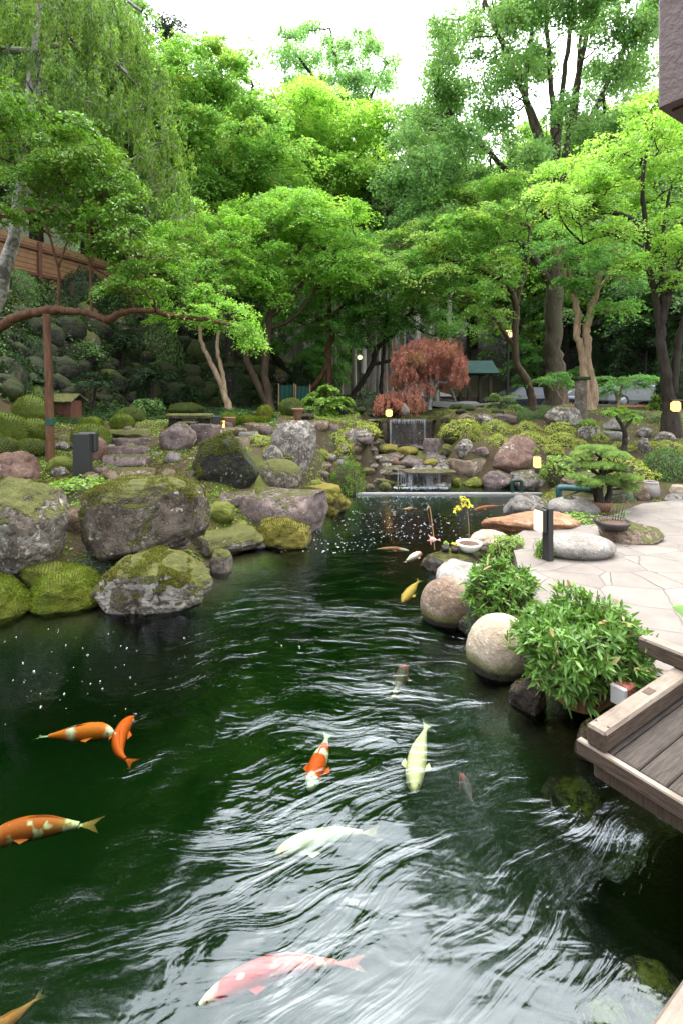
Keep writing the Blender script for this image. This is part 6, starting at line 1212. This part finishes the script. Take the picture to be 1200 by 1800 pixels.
# dwarf bamboo: every leaf a bent blade
def bamboo(px0, px1, yt, yb, z, label, nshoot, seed, ll=.085):
    rg = np.random.default_rng(seed); cx = (px0 + px1) / 2; d0 = (EYE - z) * F / (yb - HZ); w_ = (px1 - px0) / F * d0 / 2; dc = d0 + w_ * .9; w_ = (px1 - px0) / F * dc / 2; H = EYE + (HZ - yt) / F * (dc + w_ * .3) - z
    base = np.array([(cx - 600) / F * dc, dc, z]); root = empty('dwarf_bamboo', base, label, 'bamboo')
    dr = rnd_dir(rg, nshoot); dr[:, 2] = np.where(dr[:, 2] < -.35, -dr[:, 2], dr[:, 2]); lum = 1 + .34 * fbm(dr * 2.1, seed, 3) * 2 + (rg.random(nshoot) > .93) * .12
    tip = base + np.array([0, 0, H * .42]) + dr * lum[:, None] * (1 - .35 * rg.random(nshoot) ** 1.6)[:, None] * np.array([w_, w_ * .9, H * .58])
    tm = TM(rg)
    for k in range(0, nshoot, 3): a = base + np.array([dr[k, 0] * w_ * .35, dr[k, 1] * w_ * .35, -.05]); tm.add(catmull([a, (a + tip[k]) / 2 + (0, 0, .03), tip[k]], 6), np.linspace(.004, .002, 6), 4, 0)
    v, q = tm.out(); obj_np('stems', v, q, M['wood_tan'], parent=root)
    def blades(idx, n, mat, nm, lng):
        k = np.repeat(idx, n); m_ = len(k); ax = dr[k] + np.array([0, 0, .55]); ax /= np.linalg.norm(ax, axis=1)[:, None]
        u = ax * .7 + rnd_dir(rg, m_) * .85; u /= np.linalg.norm(u, axis=1)[:, None]; L = lng * rg.uniform(.6, 1.25, m_); P = tip[k] + rg.normal(size=(m_, 3)) * .012
        nn = np.cross(u, np.cross(ax + rnd_dir(rg, m_) * .5, u)); nn /= np.linalg.norm(nn, axis=1)[:, None] + 1e-9; sd = np.cross(nn, u); W_ = L * .125
        row = []
        for t_, ww in ((0, .35), (.35, 1), (.7, .75), (1, .03)):
            c = P + u * (L * t_)[:, None] - np.array([0, 0, 1.0]) * (L * .20 * t_ * t_)[:, None]
            row += [c - sd * (W_ * ww)[:, None], c - nn * (W_ * .25 * ww)[:, None], c + sd * (W_ * ww)[:, None]]
        v = np.stack(row, 1).reshape(-1, 3); o = np.arange(m_)[:, None] * 12; f = []
        for r in range(3):
            for c in range(2): f.append(o + np.array([[r * 3 + c, r * 3 + c + 1, r * 3 + c + 4, r * 3 + c + 3]]))
        obj_np(nm, v, np.concatenate(f), mat, parent=root)
    blades(np.arange(nshoot), 7, M['lf_bamboo'], 'leaves', ll)
    blades(rg.choice(nshoot, nshoot // 22), 3, M['lf_dry'], 'dry_leaves', ll * 1.1)
    blades(np.arange(0, nshoot, 2), 4, M['lf_bamboo'], 'leaves', ll * .9) if False else None
    o = link('dark_middle', CORE, (0, 0, H * .38), root); o.scale = (w_ * .78, w_ * .7, H * .52)
bamboo(915, 1122, 1046, 1275, .12, 'big mound of dwarf bamboo beside the deck', 1250, 5, .07)
bamboo(822, 940, 985, 1108, .2, 'smaller clump of dwarf bamboo between the brown boulder and the big mound', 520, 6, .065)

# ------------------------------------------------------------------ stones of the dark left slope
SL = 'dark mossy stones piled on the left slope'
rs = random.Random(21)
for yb in range(572, 716, 15):
    x = -20 + rs.uniform(0, 20)
    while x < 470 - max(0, (640 - yb)) * 1.6:
        s_ = rs.choice([rs.uniform(14, 26), rs.uniform(24, 44), rs.uniform(40, 66)])
        rock(x, x + s_, yb - s_ * rs.uniform(.5, .9), yb + rs.uniform(-4, 4), rs.choice(['shademoss', 'shademoss', 'mounddark', 'shademoss', 'grey']), 'dark mossy stone among the piled stones of the shaded left slope', kind='boulder', name='slope_stone', sub=3, group=SL)
        x += s_ * rs.uniform(.75, 1.2)
SP = 'dark shrubs sprouting among the stones of the left slope'
for k in range(60):
    py = rs.uniform(560, 715); px = rs.uniform(-20, 440 - max(0, 640 - py) * 1.2); s_ = rs.uniform(22, 48)
    shrub(px, px + s_, py - s_ * .75, py, rs.choice(['dark', 'dark', 'clip', 'moss']), 'small dark shrub among the piled stones of the shaded left slope', 'slope_shrub', 'shrub', SP, seed=k)
SG = 'stones low in the back garden'
for k in range(26):
    px, py = rs.uniform(440, 880), rs.uniform(716, 740); s_ = rs.uniform(12, 26)
    if 680 < px < 760: continue
    rock(px, px + s_, py - s_ * .5, py, rs.choice(['shademoss', 'mounddark', 'mossy']), 'low mossy stone among others on the shaded ground of the back garden', kind='mound', name='mossy_stone', sub=3, group=SG)

# ------------------------------------------------------------------ forest on the hillside: a few built trees, copied
def generic(name, seed, H, crown0, rad, trunk_r, mat, bark, mode, size, npads, dens, spr, nl):
    rg = np.random.default_rng(seed); tm = TM(rg); root = empty(name, (0, 0, 0))
    P = np.stack([np.cumsum(rg.normal(size=12) * .04 * (trunk_r < .2)), np.cumsum(rg.normal(size=12) * .04), np.linspace(-.4, H * .97, 12)], 1); tm.add(P, np.linspace(trunk_r * 1.2, trunk_r * .18, 12), 9); W = []
    for k in range(npads):
        t = rg.random() ** .8; z = crown0 + (H - crown0) * t; R0 = rad * (1 - t) ** .75 if mode == 'cone' else rad * math.sqrt(max(.03, 1 - (2 * t - .85) ** 2 * .62)); a = rg.random() * 6.28; q = R0 * math.sqrt(rg.random()); c = np.array([q * math.cos(a), q * math.sin(a), z])
        pr = rad * rg.uniform(.24, .4) * (1 - .4 * t); W.append((*c, pr, pr, pr * (.4 if mode != 'cloud' else .6))); s0 = np.array([np.interp(z - .25 * q, P[:, 2], P[:, 0]), np.interp(z - .25 * q, P[:, 2], P[:, 1]), z - .25 * q - .1])
        tm.add(catmull([s0, (s0 + c) / 2, c], 5), np.linspace(trunk_r * .22, .012, 5), 5)
    v, q = tm.out(); obj_np('trunk', v, q, M[bark], parent=root)
    v, f, _, _ = crown(np.array(W), rg, size, dens, spr, nl, 'layer' if mode == 'cone' else mode); obj_np('crown', v, f, M[mat], parent=root, smooth=False)
    return root
KINDS = {'cedar': generic('cedar', 1, 20, 9, 2.6, .24, 'lf_forest', 'trunk_cedar', 'cone', .20, 60, 4.2, .7, 40),
         'bare': generic('cedar', 2, 22, 13, 2.4, .22, 'lf_forest', 'trunk_cedar', 'cone', .20, 40, 4.2, .7, 40),
         'broad': generic('broadleaf_tree', 3, 12, 2.5, 3.6, .2, 'lf_forest', 'trunk_dark', 'layer', .19, 60, 4.2, .75, 44),
         'light': generic('broadleaf_tree', 4, 13, 3, 3.4, .2, 'lf_maple', 'trunk_dark', 'layer', .17, 60, 4.2, .7, 44),
         'under': generic('understorey_tree', 5, 4.5, .6, 2.0, .08, 'lf_mid', 'trunk_dark', 'layer', .12, 34, 5, .45, 46),
         'dark': generic('understorey_tree', 6, 5.0, .4, 2.2, .08, 'lf_dark', 'trunk_dark', 'layer', .13, 38, 5, .5, 46)}
used = set()
def plant(kind, x, y, s_, label, cat, group, rz=None, sz=None):
    src = KINDS[kind]
    if kind in used:
        r = src.copy(); COL.objects.link(r)
        for ch in src.children: c = ch.copy(); COL.objects.link(c); c.parent = r
    else: r = src; used.add(kind)
    r.location = (x, y, gh(x, y)); r.rotation_euler = (0, 0, rs.uniform(0, 6.28)); r.scale = (s_, s_, sz or s_); tag(r, label, cat, group)
rs = random.Random(77)
for k in range(34):                                          # grove of straight cedars behind the maples
    d = rs.uniform(25, 40); px = rs.uniform(395, 800); x = (px - 600) / F * d
    if 690 < px < 880 and d < 36: continue
    kd = 'bare' if k % 3 else 'cedar'; zm = EYE + (HZ - np.interp(px, [395, 480, 560, 700, 760, 800], [190, 230, 240, 260, 150, 60])) / F * d - gh(x, d) - 1.0
    plant(kd, x, d, min(rs.uniform(.75, 1.0), zm / (22 if kd == 'bare' else 20)), 'straight grey cedar trunk in the grove beyond the maples', 'tree', 'cedars in the grove beyond the maples')
for k in range(16):                                          # nearer slim trunks seen between the maples
    d = rs.uniform(22.5, 27); px = rs.choice([rs.uniform(490, 560), rs.uniform(620, 690), rs.uniform(640, 770)]); x = (px - 600) / F * d; zm = EYE + (HZ - 300) / F * d - gh(x, d)
    plant('bare', x, d, .55, 'straight grey cedar trunk in the grove beyond the maples', 'tree', 'cedars in the grove beyond the maples', sz=min(.9, zm / 22))
for k in range(46):                                          # hillside
    d = rs.uniform(36, 66); px = rs.uniform(-150, 1350); x = (px - 600) / F * d
    lim = np.interp(px, [0, 240, 300, 480, 560, 700, 780, 1000], [-400, -100, 110, 190, 150, 230, 60, -200]); top = gh(x, d); zmax = EYE + (HZ - lim) / F * d - top - 1.2
    kind = rs.choice(['broad', 'light', 'light', 'cedar']); h_ = {'broad': 12, 'light': 13, 'cedar': 20}[kind]; s_ = min(rs.uniform(.9, 1.4), zmax / h_)
    if s_ < .25: continue
    plant(kind, x, d, s_, 'far tree in the green mass of the hillside forest', 'tree', 'far trees of the hillside forest')
for k in range(44):                                          # left hillside above the wall, right hillside behind the car park
    left = k < 16; d = rs.uniform(17, 34); px = rs.uniform(-250, 330) if left else rs.uniform(1010, 2000); x = (px - 600) / F * d
    if left and x > -7 - (25 - d) * .38 - 1.2: x = -7 - (25 - d) * .38 - rs.uniform(1.5, 5)
    if not left and d < 29: d += 9
    if not left: x = (px - 600) / F * d
    plant(rs.choice(['broad', 'light', 'broad']), x, d, rs.uniform(.75, 1.1), 'leafy tree on the left hillside above the tan wall' if left else 'leafy tree on the right hillside beyond the car park', 'tree', 'trees on the left hillside' if left else 'trees on the right hillside')
for k in range(16):                                          # behind the hut and the thick trunk
    d = rs.uniform(31, 42); px = rs.uniform(760, 1120); x = (px - 600) / F * d
    if px < 850 and d < 40: d = 44; x = (px - 600) / F * d
    plant(rs.choice(['light', 'broad', 'light']), x, d, rs.uniform(.8, 1.15), 'leafy tree behind the open hut and the thick mottled trunk', 'tree', 'trees behind the hut')
for k in range(44):                                          # understorey that closes the view between the trunks
    d = rs.uniform(23, 36); px = rs.uniform(330, 1250); x = (px - 600) / F * d
    if 600 < px < 890 or (880 < px < 1120 and d < 29.5): continue
    plant('dark' if k % 3 == 0 else 'under', x, d, rs.uniform(.5, 1.0), 'low leafy understorey tree in the shade between trunks', 'tree', 'understorey trees in the shade')
for n_ in [k for k in KINDS if k not in used]:
    for ch in list(KINDS[n_].children): bpy.data.objects.remove(ch)
    bpy.data.objects.remove(KINDS[n_])

# ------------------------------------------------------------------ moss fur on the near stones, creeping growth on the soil
def moss_fur(o, n, size, seed, thr=.25, cover=0.0, mat='lf_moss'):
    rg = np.random.default_rng(seed); me = o.data; k = len(me.vertices); co = np.empty(k * 3, np.float32); me.vertices.foreach_get('co', co); co = co.reshape(-1, 3)
    nn = np.empty(k * 3, np.float32); me.vertex_normals.foreach_get('vector', nn); nn = nn.reshape(-1, 3)
    wgt = (nn[:, 2] * .55 + .9 * fbm(co * 3.1, seed, 4) + .35 * fbm(co * 11, seed + 3, 3) > thr - cover) & (co[:, 2] > .02)
    idx = np.flatnonzero(wgt)
    if len(idx) < 20: return
    j = rg.choice(idx, n); e = co.max(0).max() * .02; P = co[j] + rg.normal(size=(n, 3)) * e * .4; N0 = nn[j]
    U = N0 * .8 + rg.normal(size=(n, 3)) * .6 + np.array([0, 0, .3]); s_ = size * rg.uniform(.5, 1.4, n); P = P + U * (s_ * .15)[:, None]
    v, f = quads(P, rnd_dir(rg, n), U, s_, s_ * .42); m_ = link('moss', mesh_np('moss', v, f, M[mat], False), (0, 0, 0), o); m_['kind'] = 'stuff'
for o in list(bpy.data.objects):
    l = o.get('label', '')
    if o.name.startswith('moss_cushion'): moss_fur(o, 7000, .026, 40, -.3, mat='lf_mossgreen')
    if l.startswith('big boulder with thick olive'): moss_fur(o, 42000, .015, 1, .30)
    elif l.startswith('low mossy rock at the waterline'): moss_fur(o, 26000, .014, 2, .45)
    elif l.startswith('bright moss covered hump'): moss_fur(o, 26000, .016, 3, .0, mat='lf_mossgreen')
    elif l.startswith('moss covered rock at the waterline'): moss_fur(o, 22000, .016, 4, .0, mat='lf_mossgreen')
    elif l.startswith('small pale stone capped'): moss_fur(o, 7000, .014, 5, .15)
    elif l.startswith('huge grey lichened'): moss_fur(o, 9000, .015, 6, .55)
    elif l.startswith('dark peaked boulder'): moss_fur(o, 14000, .02, 7, .4)
    elif l.startswith('mossy block under the flat') or l.startswith('yellow mossed rock'): moss_fur(o, 12000, .018, 8, .1)
def inside(x, y, poly):
    ins = np.zeros(x.shape, bool); a_ = np.array(poly); b_ = np.roll(a_, -1, 0)
    for (ax, ay), (bx, by) in zip(a_, b_): ins ^= ((ay > y) != (by > y)) & (x < (bx - ax) * (y - ay) / (by - ay + 1e-12) + ax)
    return ins
def scatter(name, n, x0, x1, y0, y1, size, ratio, mat, label, thr, up, seed, lift=0):
    rg = np.random.default_rng(seed); x = rg.uniform(x0, x1, n); y = y0 + (y1 - y0) * rg.random(n) ** 1.5; z = height(x, y); Pq = np.stack([x, y, z * 0], 1)
    k = (pond_sd(x, y) > .12) & (z > .03) & ~inside(x, y, PATIO) & (fbm(Pq * np.array([1.3, 1.3, 1]), seed, 4) > thr) & ~((x > .5) & (x < 2.9) & (y > 10.6) & (y < 15)); x, y, z = x[k], y[k], z[k]
    P = np.stack([x, y, z + .05 * fbm(np.stack([x, y, z], 1) * np.array([1.3, 1.3, 0]), 5) * (y > 5) + .012 + lift * rg.random(len(x)) * np.clip(z - 1.5, 0, 1)], 1); m_ = len(P); s_ = size * rg.uniform(.5, 1.4, m_)
    U = rg.normal(size=(m_, 3)) * np.array([.6, .6, .35]) + np.array([0, 0, up]); v, f = quads(P, rnd_dir(rg, m_) + np.array([0, 0, .6]), U, s_, s_ * ratio)
    tag(link(name, mesh_np(name, v, f, M[mat], False)), label, 'ground cover', None, 'stuff')
scatter('moss', 60000, -7, 1, 4.7, 13, .035, .55, 'lf_moss', 'dry olive moss over the soil of the left bank', -.06, .4, 31)
scatter('ground_cover', 52000, -7, 1, 4.7, 15, .036, .6, 'lf_cover', 'light green creeping plants between the stones of the left bank', .04, .5, 32)
scatter('grass', 30000, -.5, 9, 8, 16, .06, .16, 'lf_azalea', 'pale dry grass on the slope of the right garden', -.05, 1.0, 33)
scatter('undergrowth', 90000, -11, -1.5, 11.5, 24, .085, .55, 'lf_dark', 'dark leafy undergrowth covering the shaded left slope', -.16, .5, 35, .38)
scatter('undergrowth', 60000, -17, -6.3, 3, 14, .08, .55, 'lf_clip', 'leafy undergrowth on the bank beyond the left frame edge', -.2, .5, 37, .3)
scatter('ivy', 30000, -11, -1.5, 11.5, 24, .075, .6, 'lf_clip', 'green ivy creeping over the shaded left slope', .02, .4, 36, .42)
scatter('fallen_leaves', 1500, -7, 8, 4.7, 14, .045, .6, 'lf_dry', 'brown fallen leaves scattered over the garden ground', -.3, .1, 34)
